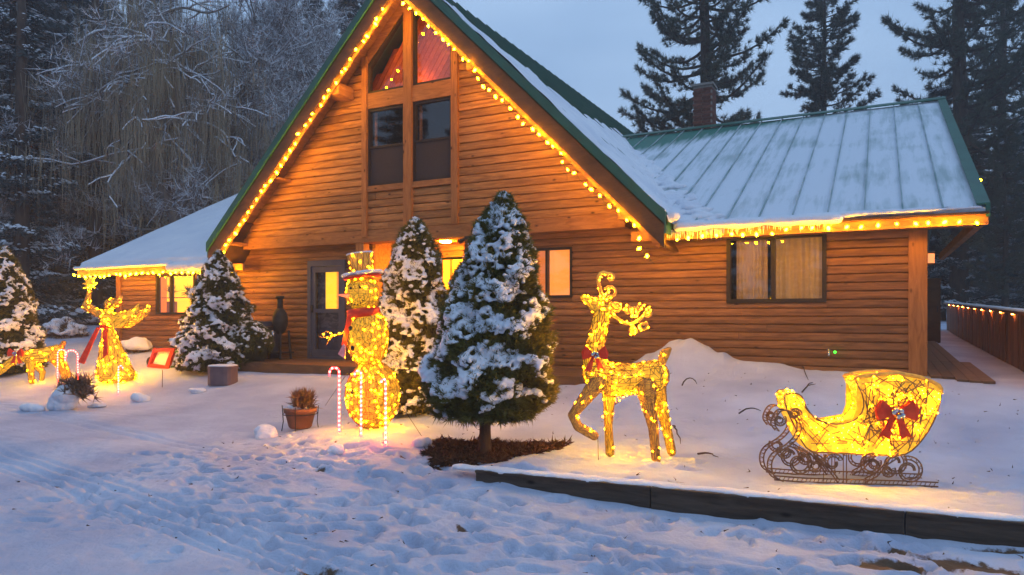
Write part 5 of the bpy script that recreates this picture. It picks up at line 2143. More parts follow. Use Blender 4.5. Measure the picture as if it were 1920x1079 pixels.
for sd, m_ in ((-.12, 'net'), (.16, 'net_dim')):
    mb = MB()
    ox = 0 if sd < 0 else -2
    chain(mb, [L(206, 598, sd), L(228, 601, sd * 1.2), L(248, 594, sd * 1.4), L(264, 582, sd * 1.5), L(270, 570, sd * 1.6)], [13 * S, 16 * S, 12 * S, 7 * S, 4 * S], .35, (1, .35, 1))
    net_part(mb, 'wing', an_, .03, .18, .008, m_, bulbs=60, br=.0062, rs=rs)
mb = MB(); mb.tube([L(222, 555, .1), L(220, 566, .05)], [.03, .05], 8); mb.build('wing_tip', M['net_dim'], an_, True)
rb = MB()
rb.lathe([(10.5 * S, -3 * S), (12 * S, 0), (10.5 * S, 3 * S)], L(200, 612), 16, cap=False)
rb.build('sash', M['ribbon'], an_, True)
for q in ([(190, 613), (196, 614), (176, 681), (165, 677)], [(202, 613), (209, 613), (219, 662), (211, 670)]):
    mb = MB(); mb.hexa([L(x, y, -.16 - .10 * i_) for i_, (x, y) in zip((0, 0, 1.6, 1.6), q)], (0, .02, 0)); mb.build('ribbon_tail', M['ribbon'], an_)

# --- grazing reindeer
gr_, S, b = fig(70, 718, 'smaller lit gold wire reindeer grazing, cut by the left frame edge', 'reindeer figure', 'light_up_reindeer')
def L(px, py, d=0):
    return Vector(((px - 70) * S, d, (718 - py) * S))
rs = np.random.default_rng(51)
mb = MB()
lchain(mb, [(50, 670, 0), (78, 668, 0), (106, 662, 0)], [12, 13, 14])
lchain(mb, [(46, 668, 0), (28, 676, 0), (8, 690, 0)], [9, 8, 7])
net_part(mb, 'body', gr_, .03, .12, .008, 'net_hi', bulbs=110, br=.0062, rs=rs)
for pts, rd in [([(62, 678, -.1), (64, 700, -.1), (66, 716, -.1)], [8, 5, 5]), ([(108, 672, -.1), (120, 688, -.1), (128, 708, -.1)], [10, 6, 5]), ([(100, 672, .12), (116, 690, .12), (124, 712, .12)], [9, 5, 4]), ([(54, 678, .1), (74, 700, .1), (72, 714, .1)], [7, 5, 4])]:
    mb = MB(); lchain(mb, pts, rd); net_part(mb, 'leg', gr_, .022, .2, .007, 'net', bulbs=16, br=.0058, rs=rs)
mb = MB(); lchain(mb, [(6, 692, 0), (-8, 702, 0), (-18, 706, 0)], [8, 7, 4]); net_part(mb, 'head', gr_, .022, .2, .007, 'net', bulbs=12, br=.0058, rs=rs)
mb = MB(); lchain(mb, [(114, 654, 0), (120, 644, 0)], [5, 4]); net_part(mb, 'tail', gr_, .022, .3, .007, 'net_dim', bulbs=3, br=.0058, rs=rs)
bow(gr_, L(42, 664, -.16), 24 * S, name='bow')

# ------------------------------------------------------------------ small yard things
# footed flower pot in the foreground
b = on(563, 806)
pt = thing('flower_pot', 'brown clay pot of dry snowy plants in a wire stand, left of the canes', 'flower pot', b)
mb = MB()
mb.lathe([(.12, .02), (.14, .04), (.185, .22), (.20, .22), (.205, .27), (.17, .27), (.165, .24), (.02, .235)], k=18)
mb.build('clay_pot', M['pot'], pt, True)
mb = MB()
for i in range(4):
    a = i * math.pi / 2 + .5
    mb.tube([(.23 * math.cos(a), .23 * math.sin(a), -.02), (.21 * math.cos(a), .21 * math.sin(a), .1), (.225 * math.cos(a), .225 * math.sin(a), .30)], .006, 5)
mb.tube([(.213 * math.cos(a), .213 * math.sin(a), .2) for a in np.linspace(0, 6.283, 17)], .006, 5)
mb.build('wire_stand', M['black'], pt)
r_ = np.random.default_rng(6)
Pp = np.stack([r_.normal(.05, .06, 60), r_.normal(0, .06, 60), np.full(60, .26) + r_.random(60) * .16], 1)
tri_obj('dry_plant', needles(Pp, np.repeat([[.1, 0, 1.0]], 60, 0), 16, .13, .018, r_, .5), M['dry'], pt)
mb = MB()
for i in range(40):
    a = random.random() * 6.28; q_ = random.random() * .15
    mb.ball((q_ * math.cos(a) - .04, q_ * math.sin(a), .27), .035, 7, 5, (1.2, 1.2, .7))
link(remeshed(mb, .014, 2, noise=(.05, .02)), 'pot_snow', M['snow'], pt, True)

def lump(px, py, r, label, name='snow_lump', cat='snow lump', rock=False, sc=(1.2, 1, .8)):
    b = on(px, py)
    mb = MB()
    for i in range(9):
        mb.ball((random.uniform(-.5, .5) * r, random.uniform(-.4, .4) * r, random.uniform(.05, .45) * r), r * random.uniform(.45, .7), 9, 6, sc)
    o = link(remeshed(mb, max(.012, r * .09), 2, noise=(r * .6, r * .25)), name, M['snow'], None, True, **tagd(label, cat))
    o.location = b
    return o
lump(497, 820, .17, 'snow-capped stone lit pink beside the brown flower pot', 'snowy_stone', 'stone')
lump(632, 852, .085, 'round lump of snow in front of the candy canes')
lump(788, 838, .10, 'lump of snow at the left edge of the mulch bed')
lump(262, 752, .16, 'knob of snow right of the small cane in front of the angel')
lump(62, 768, .17, 'low block of snow near the left frame edge', sc=(1.8, 1, .6))
lump(370, 736, .12, 'low ripple of snow left of the mauve box', sc=(2, 1, .4))
lump(182, 764, .12, 'low lump of snow right of the snowed-in planter', sc=(1.7, 1, .5))
lump(1180, 940, .06, 'small clod of snow against the timber edging under the reindeer')

# snowed-in planter at the left
b = on(122, 768)
pl = thing('snowed_in_planter', 'planter buried in a round cap of snow with dark twigs behind', 'planter', b)
mb = MB()
for i in range(26):
    mb.ball((random.uniform(-.13, .13) - .02, random.uniform(-.1, .1), random.uniform(.05, .3)), .12, 9, 6, (1, 1, .9))
link(remeshed(mb, .025, 3, noise=(.1, .04)), 'snow_cap', M['snow'], pl, True)
Pp = np.stack([r_.normal(.1, .16, 90), r_.normal(.12, .08, 90), .18 + r_.random(90) * .28], 1)
tri_obj('dark_twigs', needles(Pp, np.repeat([[.2, 0, .7]], 90, 0), 12, .16, .02, r_, .9), M['dry'], pl)
# mauve lidded box
b = on(418, 721)
bxt = thing('round_box', 'low mauve round-cornered box with snow on its lid before the bushy spruce', 'storage box', b, .3)
mb = MB()
q = []
for k_ in range(24):
    a = 2 * math.pi * k_ / 24
    c_, s_ = math.cos(a), math.sin(a)
    f_ = (abs(c_) ** 4 + abs(s_) ** 4) ** -.25
    q.append((.23 * f_ * c_, .2 * f_ * s_, -.02))
mb.poly(q, (0, 0, .30)); mb.build('body', M['mauve'], bxt)
mb = MB(); mb.poly([(x * 1.05, y * 1.05, .281) for x, y, z in q], (0, 0, .035)); mb.build('lid', M['mauve'], bxt)
mb = MB(); mb.poly([(x * 1.0, y * 1.0, .31) for x, y, z in q], (0, 0, .03)); link(remeshed(mb, .015, 3, noise=(.08, .01)), 'lid_snow', M['snow'], bxt, True)
# toppled wheelbarrow
b = on(298, 690)
wb = thing('wheelbarrow', 'red wheelbarrow with green handles tipped over in the snow', 'wheelbarrow', b, .2)
mb = MB()
o_ = [(-.30, 0, .03), (.22, 0, -.02), (.30, .1, .42), (-.24, .1, .40)]
i_ = [(-.22, -.02, .09), (.16, -.02, .05), (.22, .06, .35), (-.17, .06, .34)]
for k_ in range(4):
    j_ = (k_ + 1) % 4
    mb.hexa([o_[k_], o_[j_], i_[j_], i_[k_]], (0, .04, 0))
mb.hexa([(x, y + .17, z) for x, y, z in i_], (0, .015, 0))
for k_ in range(4):
    j_ = (k_ + 1) % 4
    mb.hexa([i_[k_], i_[j_], Vector(i_[j_]) + Vector((0, .17, 0)), Vector(i_[k_]) + Vector((0, .17, 0))], (.004, 0, .004))
mb.build('tray', M['redplastic'], wb)
mb = MB(); mb.hexa([(x * .96, y + .09, z * .96 + .008) for x, y, z in i_], (0, .05, 0)); mb.build('tray_snow', M['snow'], wb)
for z0, z1 in ((.30, .46), (.03, .06)):
    mb = MB(); mb.tube([(.2, .12, z0), (.62, .16, z1)], .017, 6); mb.build('handle', M['greenpaint'], wb)
mb = MB(); mb.lathe([(.02, -.03), (.13, -.03), (.15, 0), (.13, .03), (.02, .03)], (-.38, .22, .08), 14, (.2, 1, .3)); mb.build('wheel', M['black'], wb, True)
# small far cane marker stick
b = on(304, 727)
mb = MB(); mb.tube([(0, 0, -.05), (.01, 0, .32)], .006, 5); mb.build('stake', M['dry'], None, **tagd('thin stake stuck in the snow below the wheelbarrow', 'stake')).location = b

# grill and cooler on the porch
g0 = PY(525, 672, 11.05)
sm_ = thing('smoker', 'black upright barbecue smoker with tall chimney on the porch left of the door', 'smoker', (g0.x, 11.05, .56))
mb = MB()
mb.ball((0, 0, .80), .26, 16, 10, (.62, .62, 1.12)); mb.build('barrel', M['black'], sm_, True)
mb = MB(); mb.tube([(0, 0, .95), (.0, 0, 1.30)], .06, 10); mb.tube([(0, 0, 1.28), (0, 0, 1.33)], .09, 10); mb.build('chimney_pipe', M['black'], sm_, True)
mb = MB()
for x, y in ((-.16, -.15), (.16, -.15), (-.16, .15), (.16, .15)): mb.tube([(x, y, 0), (x * .8, y * .8, .6)], .025, 6)
mb.build('stand', M['black'], sm_)
mb = MB(); mb.box((-.2, -.2, .12), (.2, .2, .15)); mb.build('shelf', M['black'], sm_)
mb = MB(); mb.lathe([(.04, 0), (.04, .22)], (.02, -.22, .38), 10); mb.build('silver_can', M['silver'], sm_, True)
g0 = PY(490, 672, 11.05)
co = thing('gas_grill', 'slate blue lidded grill cabinet on the porch left of the smoker', 'grill', (g0.x, 11.05, .56))
mb = MB(); mb.box((-.28, -.25, 0), (.28, .25, .68)); mb.build('cabinet', M['cooler'], co)
mb = MB(); mb.box((-.30, -.27, .69), (.30, .27, .79)); mb.build('lid', M['cooler'], co)
mb = MB(); mb.tube([(-.2, -.3, .66), (.2, -.3, .66)], .015, 6); mb.build('handle', M['silver'], co)

# needles and bark crumbs dropped on the snow
r_ = np.random.default_rng(91)
Pd = []
while len(Pd) < 420:
    x, y = r_.uniform(-7, 3), r_.uniform(3.0, 10.5)
    Pd.append((x, y, gh(x, y) + .006))
Pd = np.array(Pd)
Dd = np.stack([r_.normal(0, 1, len(Pd)), r_.normal(0, 1, len(Pd)), r_.normal(0, .05, len(Pd))], 1)
tri_obj('snow_litter', needles(Pd, Dd, 2, .035, .010, r_, .5), M['mulch'], None, **tagd('needles and bark crumbs scattered over the yard snow', 'litter', kind='stuff'))
# fallen twigs on the snow
for x0, y0, x1, y1, bend, lab in [(1385, 779, 1428, 775, 4, 'short brown twig on the snow between reindeer and sleigh'), (1498, 688, 1515, 715, 6, 'curved twig on the snow near the wall above the sleigh front'), (1505, 738, 1525, 720, 3, 'dark forked twig just behind the sleigh front'), (1278, 724, 1308, 722, 8, 'arched twig sticking out of the snow behind the reindeer rump'), (1310, 852, 1346, 860, 2, 'straight twig on the snow right of the reindeer hind legs'), (1262, 800, 1276, 835, 4, 'dark lead trailing on the snow behind the hind leg')]:
    a, c_ = on(x0, y0), on(x1, y1)
    m_ = (a + c_) / 2 + Vector((0, 0, bend * .012))
    mb = MB()
    q_ = [Vector((0, 0, .01)).lerp(c_ - a + Vector((0, 0, .01)), k_ / 6) + Vector((random.uniform(-.01, .01), random.uniform(-.01, .01), bend * .012 * math.sin(math.pi * k_ / 6))) for k_ in range(7)]
    mb.tube(q_, [.010, .010, .009, .008, .007, .006, .003], 5)
    if 'fork' in lab:
        mb.tube([m_ - a, m_ - a + Vector((.09, .02, .02))], [.007, .003], 5)
    o = mb.build('fallen_twig', M['bark'], None, **tagd(lab, 'twig', 'fallen twigs on the snow'))
    o.location = a
# dark edge of a buried board by the wall
p = on(1075, 708)
mb = MB(); mb.box((-.32, -.04, -.02), (.40, .04, .05)); o = mb.build('buried_plank', M['timber'], None, **tagd('dark plank edge poking out of the snow by the wall left of the reindeer', 'plank')); o.location = p

# ------------------------------------------------------------------ trees
def pine(seed, H, crown0, Rmax, trunk_r, nl=95, tufts=9, nn=24, nl_len=.26, wid=.026, droop=0):
    r_ = np.random.default_rng(seed)
    tr = MB()
    zs = np.linspace(-.5, H, 12)
    tr.tube([(.06 * math.sin(z * .7 + seed), .06 * math.cos(z * .5), z) for z in zs], [trunk_r * (1 - .93 * max(0, z) / H) + .012 for z in zs], 9)
    P = []; D = []
    for i in range(nl):
        u = (i + r_.random()) / nl
        z = crown0 + (H - crown0) * u
        a = r_.random() * 6.283
        prof = (1 - u) ** .75 * (.55 + .45 * min(1, u / .18))
        ln = Rmax * prof * r_.uniform(.55, 1.15) + .25
        up = r_.uniform(-.12, .28) + .3 * u - droop
        pts = []
        n = 6
        for k_ in range(n + 1):
            t = k_ / n
            pts.append(Vector((math.cos(a + .15 * t) * ln * t, math.sin(a + .15 * t) * ln * t, z + ln * (up * t - .16 * math.sin(t * 3.1) * (1 - droop)))))
        tr.tube(pts, [trunk_r * .22 * (1 - .8 * t_ / n) * (1 - .6 * u) + .006 for t_ in range(n + 1)], 4, False)
        m = max(4, int(tufts * ln / Rmax * 1.8))
        for q_ in range(m):
            t = .30 + .70 * r_.random() ** .7
            k_ = min(int(t * n), n - 1)
            p = pts[k_].lerp(pts[k_ + 1], t * n - k_)
            side = r_.normal(0, 1) * .30 * ln * .6 * (1.15 - t)
            off = Vector((-math.sin(a) * side, math.cos(a) * side, r_.normal(0, .08) + abs(side) * .05))
            if abs(side) > .15:
                tr.tube([p, p + off], [.014, .007], 3, False)
            P.append(p + off)
            D.append((math.cos(a), math.sin(a), .55))
    P = np.array([list(p) for p in P]); D = np.array(D)
    return tr, P, D, r_
def pine_meshes(seed, **kw):
    nn = kw.pop('nn', 24); nlen = kw.pop('nlen', .26); wid = kw.pop('wid', .026)
    tr, P, D, r_ = pine(seed, **kw)
    V = needles(P, D, nn, nlen, wid, r_, .75)
    m1 = tr.mesh('trunk'); 
    m2 = np_mesh('crown', V, np.arange(len(V), dtype=np.int32).reshape(-1, 3))
    return m1, m2, P, D, r_
TREE_I = 0
def plant(name, meshes, px, Yd, sc, label, cat='pine tree', rz=0, group=None, mats=('bark', 'needle'), names=('trunk', 'crown'), by_depth=True):
    """px = photograph column of the trunk, Yd = depth in metres"""
    a = (px - 960) / FPX
    x = Yd * (-SN + a * CS); y = Yd * (CS + a * SN)
    t = thing(name, label, cat, (x, y, gh(x, y) - .1), rz, group)
    t.scale = sc if hasattr(sc, '__len__') else (sc, sc, sc)
    for me, mt, nm in zip(meshes, mats, names):
        if not me.materials:
            me.materials.append(M[mt])
        o = bpy.data.objects.new(nm, me); COL.objects.link(o); o.parent = t
    return t
pA = pine_meshes(101, H=27, crown0=4.2, Rmax=4.6, trunk_r=.40, nl=210, tufts=34, nn=30, nlen=.26, wid=.026)[:2]
pB = pine_meshes(102, H=17.5, crown0=3.0, Rmax=3.5, trunk_r=.28, nl=185, tufts=30, nn=28, nlen=.24, wid=.026)[:2]
pC = pine_meshes(103, H=28, crown0=3.0, Rmax=4.4, trunk_r=.42, nl=220, tufts=34, nn=28, nlen=.26, wid=.026)[:2]
GP = 'tall pines beyond the roof'
plant('pine_tree', pA, 1322, 30, (.84, .84, 1.0), 'broad dark pine behind the brick chimney', rz=.4, group=GP)
plant('pine_tree', pB, 1546, 34, 1.0, 'smaller pointed pine between the chimney pine and the right pines', rz=2.2, group=GP)
plant('pine_tree', pC, 1800, 29, (.86, .86, 1.0), 'huge dark pine behind the right end of the wing roof', rz=1.1, group=GP)
plant('pine_tree', pA, 1880, 36, (.72, .72, 1.0), 'tall pine second from the right frame edge', rz=3.0, group=GP)
plant('pine_tree', pB, 1885, 27, .45, 'young dense pine low behind the board fence', rz=.8, group=GP)

def spruce_meshes(seed, H, R, trunk_r=.22, layers=26, per=8, snow=.6):
    r_ = np.random.default_rng(seed)
    tr = MB()
    tr.tube([(0, 0, -.5), (0, 0, H * .5), (0, 0, H)], [trunk_r, trunk_r * .55, .02], 8)
    P = []; D = []; SV = []; SF = []
    for i in range(layers):
        u = i / layers
        z = 1.2 + (H - 1.2) * u
        for j in range(per):
            a = r_.random() * 6.283
            ln = (R * (1 - u) ** .85) * r_.uniform(.6, 1.1) + .2
            n = max(4, int(ln / .22))
            pts = []
            for k_ in range(n + 1):
                t = k_ / n
                pts.append(np.array([math.cos(a) * ln * t, math.sin(a) * ln * t, z - ln * (.34 * t + .10 * math.sin(t * 3)) + .10 * ln * t * t]))
            tr.tube([pts[0], pts[-1]], [.03, .01], 3, False)
            for k_ in range(1, n + 1):
                w = .32 * ln * (1.05 - k_ / n) + .07
                for sgn in (-1, 0, 1):
                    for q_ in range(2 if sgn else 1):
                        s_ = sgn * w * r_.uniform(.3, 1)
                        p = pts[k_] + np.array([-math.sin(a) * s_, math.cos(a) * s_, -.25 * abs(s_) + r_.normal(0, .04)])
                        P.append(p); D.append([math.cos(a) - math.sin(a) * sgn * .5, math.sin(a) + math.cos(a) * sgn * .5, -.25])
                        if r_.random() < snow:
                            # small tilted pad of snow on the spray
                            for w3 in range(3):
                                dx = np.array([math.cos(a), math.sin(a), -.3]) * r_.uniform(.05, .13)
                                dy = np.array([-math.sin(a), math.cos(a), 0]) * r_.uniform(.025, .075)
                                c_ = p + np.array([r_.normal(0, .10), r_.normal(0, .10), r_.uniform(.04, .12)])
                                up_ = np.array([0, 0, .03])
                                b0 = len(SV)
                                SV += [c_ - dx * r_.uniform(.6, 1.3), c_ - dy * r_.uniform(.5, 1.4), c_ + dx * r_.uniform(.6, 1.3), c_ + dy * r_.uniform(.5, 1.4), c_ + up_]
                                SF += [(b0, b0 + 1, b0 + 4), (b0 + 1, b0 + 2, b0 + 4), (b0 + 2, b0 + 3, b0 + 4), (b0 + 3, b0, b0 + 4)]
    P = np.array(P); D = np.array(D)
    V = needles(P, D, 9, .26, .05, r_, .45)
    m1 = tr.mesh('trunk')
    m2 = np_mesh('crown', V, np.arange(len(V), dtype=np.int32).reshape(-1, 3))
    m3 = np_mesh('snow', np.array(SV), np.array(SF)); m3.polygons.foreach_set('use_smooth', [True] * len(m3.polygons))
    return m1, m2, m3
sA = spruce_meshes(201, 15, 2.9, layers=30, per=9, snow=.8)
sB = spruce_meshes(202, 18, 2.6, layers=34, per=8, snow=.6)
sC = spruce_meshes(203, 12, 2.3, layers=24, per=8, snow=.5)
sp_m = dict(mats=('bark', 'needle_blue', 'snow'), names=('trunk', 'crown', 'snow_load'), cat='fir tree')
GS = 'snowy firs in the left wood'
for i, (ms, px, Yd, sc, lab) in enumerate([
    (sA, 25, 25, 1.15, 'snow-laden fir at the top left frame corner'),
    (sA, 120, 30, 1.25, 'snowy fir second from the left frame edge'),
    (sB, -60, 30, 1.1, 'snowy fir reaching in from outside the left frame'),
    (sA, 195, 32, 1.05, 'snow-flecked fir behind the willow curtain'),
    (sC, 150, 27, .72, 'short dark fir low under the willow'),
    (sA, 285, 35, 1.1, 'tall fir behind the willow trunk'),
    (sA, 352, 37, .8, 'snow-flecked fir right of the bent willow trunk'),
    (sC, 60, 25, .65, 'low shaded fir behind the yard spruce'),
    (sB, 540, 36, .95, 'fir just left of the gable roof slope'),
    (sA, 590, 33, 1.0, 'dark fir touching the gable roof edge'),
    (sB, 655, 36, 1.05, 'fir whose top shows beside the gable peak'),
    (sC, 255, 29, .8, 'half-height fir between willow strands'),
    (sC, 450, 31, .82, 'half-height fir above the left wing roof'),
]):
    plant('fir_tree', ms, px, Yd, sc, lab, rz=i * 1.37, group=GS, **sp_m)
GR = 'dark firs behind the board fence'
for i, (ms, px, Yd, sc, lab) in enumerate([
    (sC, 1765, 30, .85, 'dark fir just right of the wing corner'),
    (sB, 1835, 36, .62, 'shaded fir behind the middle of the board fence'),
    (sC, 1900, 33, .80, 'shaded fir at the right frame edge behind the fence'),
    (sC, 1960, 29, .9, 'snow-flecked fir beyond the right frame edge'),
    (sC, 1800, 42, 1.0, 'farther dark fir above the outdoor cabinet'),
]):
    plant('fir_tree', ms, px, Yd, sc, lab, rz=i * 2.1 + .5, group=GR, **sp_m)

# far wood that closes the view: many reduced firs in one mass
def low_fir(seed):
    r_ = np.random.default_rng(seed)
    n = 900
    u = r_.random(n) ** 1.15
    a = r_.random(n) * 6.283
    rr = 2.6 * (1 - u) ** .9 * r_.uniform(.35, 1.05, n) + .1
    P = np.stack([rr * np.cos(a), rr * np.sin(a), .3 + 15 * u - .3 * rr], 1)
    D = np.stack([np.cos(a), np.sin(a), -.35 + 0 * a], 1)
    return needles(P, D, 8, .75, .16, r_, .6)
SNOWS = []
lf = [low_fir(s_) for s_ in (1, 2, 3)]
def mass(cols, seed, label, name):
    r_ = np.random.default_rng(seed)
    allV = []
    for px, Yd in cols:
        a = (px - 960) / FPX
        x = Yd * (-SN + a * CS); y = Yd * (CS + a * SN)
        V = lf[r_.integers(3)].copy()
        s_ = r_.uniform(.85, 1.3)
        c_, q_ = math.cos(r_.random() * 6), math.sin(r_.random() * 6)
        an2 = r_.random() * 6.28
        R2 = np.array([[math.cos(an2), -math.sin(an2), 0], [math.sin(an2), math.cos(an2), 0], [0, 0, 1]])
        V = (V @ R2.T) * s_ + np.array([x, y, gh(x, y) - .3])
        allV.append(V)
    V = np.concatenate(allV)
    # snow caught on the sprays of the same trees
    T_ = V.reshape(-1, 3, 3)[::3] + np.array([0, 0, .10])
    so = tri_obj('far_wood_snow', T_.reshape(-1, 3), M['snow'], None, **tagd('snow caught on the sprays of the ' + label, 'snow', kind='stuff'))
    SNOWS.append(so)
    return tri_obj(name, V, M['needle_blue'], None, **tagd(label, 'wood', kind='stuff'))
rq = np.random.default_rng(5)
mass([(rq.uniform(-320, 380), rq.uniform(40, 56)) for _ in range(34)] + [(rq.uniform(500, 760), rq.uniform(42, 58)) for _ in range(9)], 1, 'dense far fir wood closing the view at the left', 'far_wood')
for k_ in range(1):
    mb = None
r5 = np.random.default_rng(8)
def mass_scaled(cols, seed, sc, label, name):
    o = mass(cols, seed, label, name)
    return o
o = mass([(rq.uniform(1700, 2300), rq.uniform(44, 62)) for _ in range(16)], 2, 'dark far wood behind the board fence at the right', 'far_wood')
o.scale = SNOWS[-1].scale = (1, 1, .55)
o = mass([(rq.uniform(330, 560), rq.uniform(46, 60)) for _ in range(12)], 3, 'lower far wood seen under the bare tree crown', 'far_wood')
o.scale = SNOWS[-1].scale = (1, 1, .62)
# trees across the drive behind the camera, seen only mirrored in the glass
for i, (x, y, sc, lab) in enumerate([(-14, -14, 1.0, 'snowy fir across the drive, mirrored in the loft windows'), (-9, -17, 1.15, 'second snowy fir across the drive, mirrored in the windows'), (-20, -11, 1.0, 'third snowy fir across the drive'), (-4, -18, .9, 'fourth snowy fir across the drive'), (3, -16, 1.0, 'fifth snowy fir across the drive'), (-25, -12, 1.1, 'snowy fir far left across the drive, mirrored in the loft glass'), (-31, -14, 1.2, 'tall snowy fir farthest left across the drive'), (-22, -19, 1.3, 'tallest snowy fir across the drive'), (-36, -9, 1.1, 'snowy fir at the far left bend of the drive')]):
    t = plant('fir_tree', (sA, sB)[i % 2], 0, 20, sc, lab, rz=i, group='firs across the drive', **sp_m)
    t.location = (x, y, 0)

# thin scattering volume added over the whole yard to lift the far trees
hz = MB()
hz.box((-224, -124, -6), (224, 324, 38))
hm = bpy.data.materials.new('added_haze')
hm.use_nodes = True
hn = hm.node_tree
hn.nodes.remove(hn.nodes['Principled BSDF'])
pv = hn.nodes.new('ShaderNodeVolumePrincipled')
pv.inputs['Color'].default_value = (.88, .93, 1.0, 1)
pv.inputs['Density'].default_value = .0034
hn.links.new(pv.outputs[0], hn.nodes['Material Output'].inputs['Volume'])
hz.build('added_haze', hm, None, kind='stuff')

# bare and willow trees with snow along the limbs
def limbs(mb, sn, p, d, ln, r, depth, r_, tips, spread=.55, gravity=0, minr=.006):
    n = 5
    pts = [Vector(p)]
    dd = Vector(d).normalized()
    for i in range(n):
        dd = (dd + Vector((r_.normal(0, .16), r_.normal(0, .16), r_.normal(0, .12) + gravity))).normalized()
        pts.append(pts[-1] + dd * ln / n)
    rads = [r * (1 - .45 * i / n) for i in range(n + 1)]
    mb.tube(pts, rads, 6 if r > .04 else 4, False)
    if sn is not None and r > .012:
        for a_, b_, ra in zip(pts[:-1], pts[1:], rads):
            dz = abs((b_ - a_).normalized().z)
            if dz < .88:
                up = Vector((0, 0, ra * .75 + .006))
                sn.tube([a_ + up, b_ + up], [ra * .75 + .012, ra * .7 + .012], 5, False)
    if depth == 0:
        tips += pts[1:]
        return
    for k_ in range(int(r_.integers(2, 5))):
        t = r_.uniform(.35, 1.0)
        i = min(int(t * n), n - 1)
        q = pts[i].lerp(pts[i + 1], t * n - i)
        nd = (dd + Vector((r_.normal(0, spread), r_.normal(0, spread), r_.normal(.05, spread * .6)))).normalized()
        limbs(mb, sn, q, nd, ln * r_.uniform(.55, .8), rads[i] * .62, depth - 1, r_, tips, spread, gravity, minr)
    limbs(mb, sn, pts[-1], dd, ln * .75, rads[-1] * .85, depth - 1, r_, tips, spread, gravity, minr)

# willow: bent trunk and arching limbs after the photograph, curtains of twigs hanging from them
def at(px, py, Yd):
    a = (px - 960) / FPX
    return Vector((Yd * (-SN + a * CS), Yd * (CS + a * SN), EYE + (HZ - py) / FPX * Yd))
WD = 24.0
wroot = at(335, 450, WD); wroot.z = gh(wroot.x, wroot.y)
wt = thing('willow_tree', 'large willow with snow-lined bent limbs and curtains of hanging olive twigs', 'willow tree', wroot)
mb, sn, tips = MB(), MB(), []
r_ = np.random.default_rng(77)
LIMBS = [([(335, 560), (330, 430), (322, 385), (305, 345), (298, 300), (300, 250)], .30, .17),
         ([(328, 395), (352, 372), (362, 340)], .14, .08),
         ([(300, 250), (285, 225), (262, 195), (230, 180), (190, 178), (160, 190), (120, 205)], .15, .04),
         ([(262, 195), (255, 170), (275, 145), (300, 130)], .07, .03),
         ([(300, 250), (272, 235), (245, 220), (238, 195)], .08, .03),
         ([(300, 250), (330, 225), (350, 235), (385, 275)], .10, .03),
         ([(345, 225), (330, 180), (325, 145), (310, 110), (285, 75), (262, 62)], .12, .03),
         ([(325, 145), (345, 130), (370, 140), (400, 150)], .06, .02),
         ([(350, 232), (380, 232), (420, 252), (440, 290), (455, 310)], .08, .02),
         ([(310, 110), (318, 70), (300, 30), (285, -20)], .08, .03),
         ([(350, 185), (375, 190), (410, 195), (450, 205)], .06, .02),
         ([(262, 195), (225, 150), (180, 130), (130, 125), (95, 140)], .08, .02),
         ([(310, 285), (270, 282), (215, 290), (165, 305), (130, 310)], .07, .02),
         ([(285, 75), (230, 55), (180, 62), (140, 85)], .06, .02),
         ([(300, 30), (340, 15), (390, 25), (430, 10)], .05, .02)]
allpts = []
for pts, ra, rb in LIMBS:
    dj = r_.uniform(-.6, .6)
    P_ = [at(x + r_.normal(0, 2), y, WD + dj * i / len(pts)) - wroot for i, (x, y) in enumerate(pts)]
    sm_pts = []
    for i in range(len(P_) - 1):
        p0 = P_[max(i - 1, 0)]; p1 = P_[i]; p2 = P_[i + 1]; p3 = P_[min(i + 2, len(P_) - 1)]
        for k_ in range(4):
            t = k_ / 4
            sm_pts.append(.5 * ((2 * p1) + (-p0 + p2) * t + (2 * p0 - 5 * p1 + 4 * p2 - p3) * t * t + (-p0 + 3 * p1 - 3 * p2 + p3) * t ** 3))
    sm_pts.append(P_[-1])
    n = len(sm_pts)
    rads = [ra + (rb - ra) * i / (n - 1) for i in range(n)]
    mb.tube(sm_pts, rads, 7, False)
    for i in range(n - 1):
        a_, b_ = sm_pts[i], sm_pts[i + 1]
        if abs((b_ - a_).normalized().z) < .93:
            up = Vector((0, 0, rads[i] * .7 + .005))
            sn.tube([a_ + up, b_ + up], [rads[i] * .62 + .012] * 2, 5, False)
    for i in range(2, n):
        allpts.append((sm_pts[i], rads[i]))
    for i in range(3, n, 2):
        if ra < .2:
            d = Vector((r_.normal(0, .8), r_.normal(0, .5), r_.normal(.35, .4)))
            limbs(mb, sn, sm_pts[i], d, r_.uniform(.8, 1.8), rads[i] * .4 + .01, 1, r_, tips, .6, -.08)
mb.build('trunk_and_limbs', M['bark_pale'], wt, True)
sn.build('limb_snow', M['snow'], wt, True, kind='stuff')
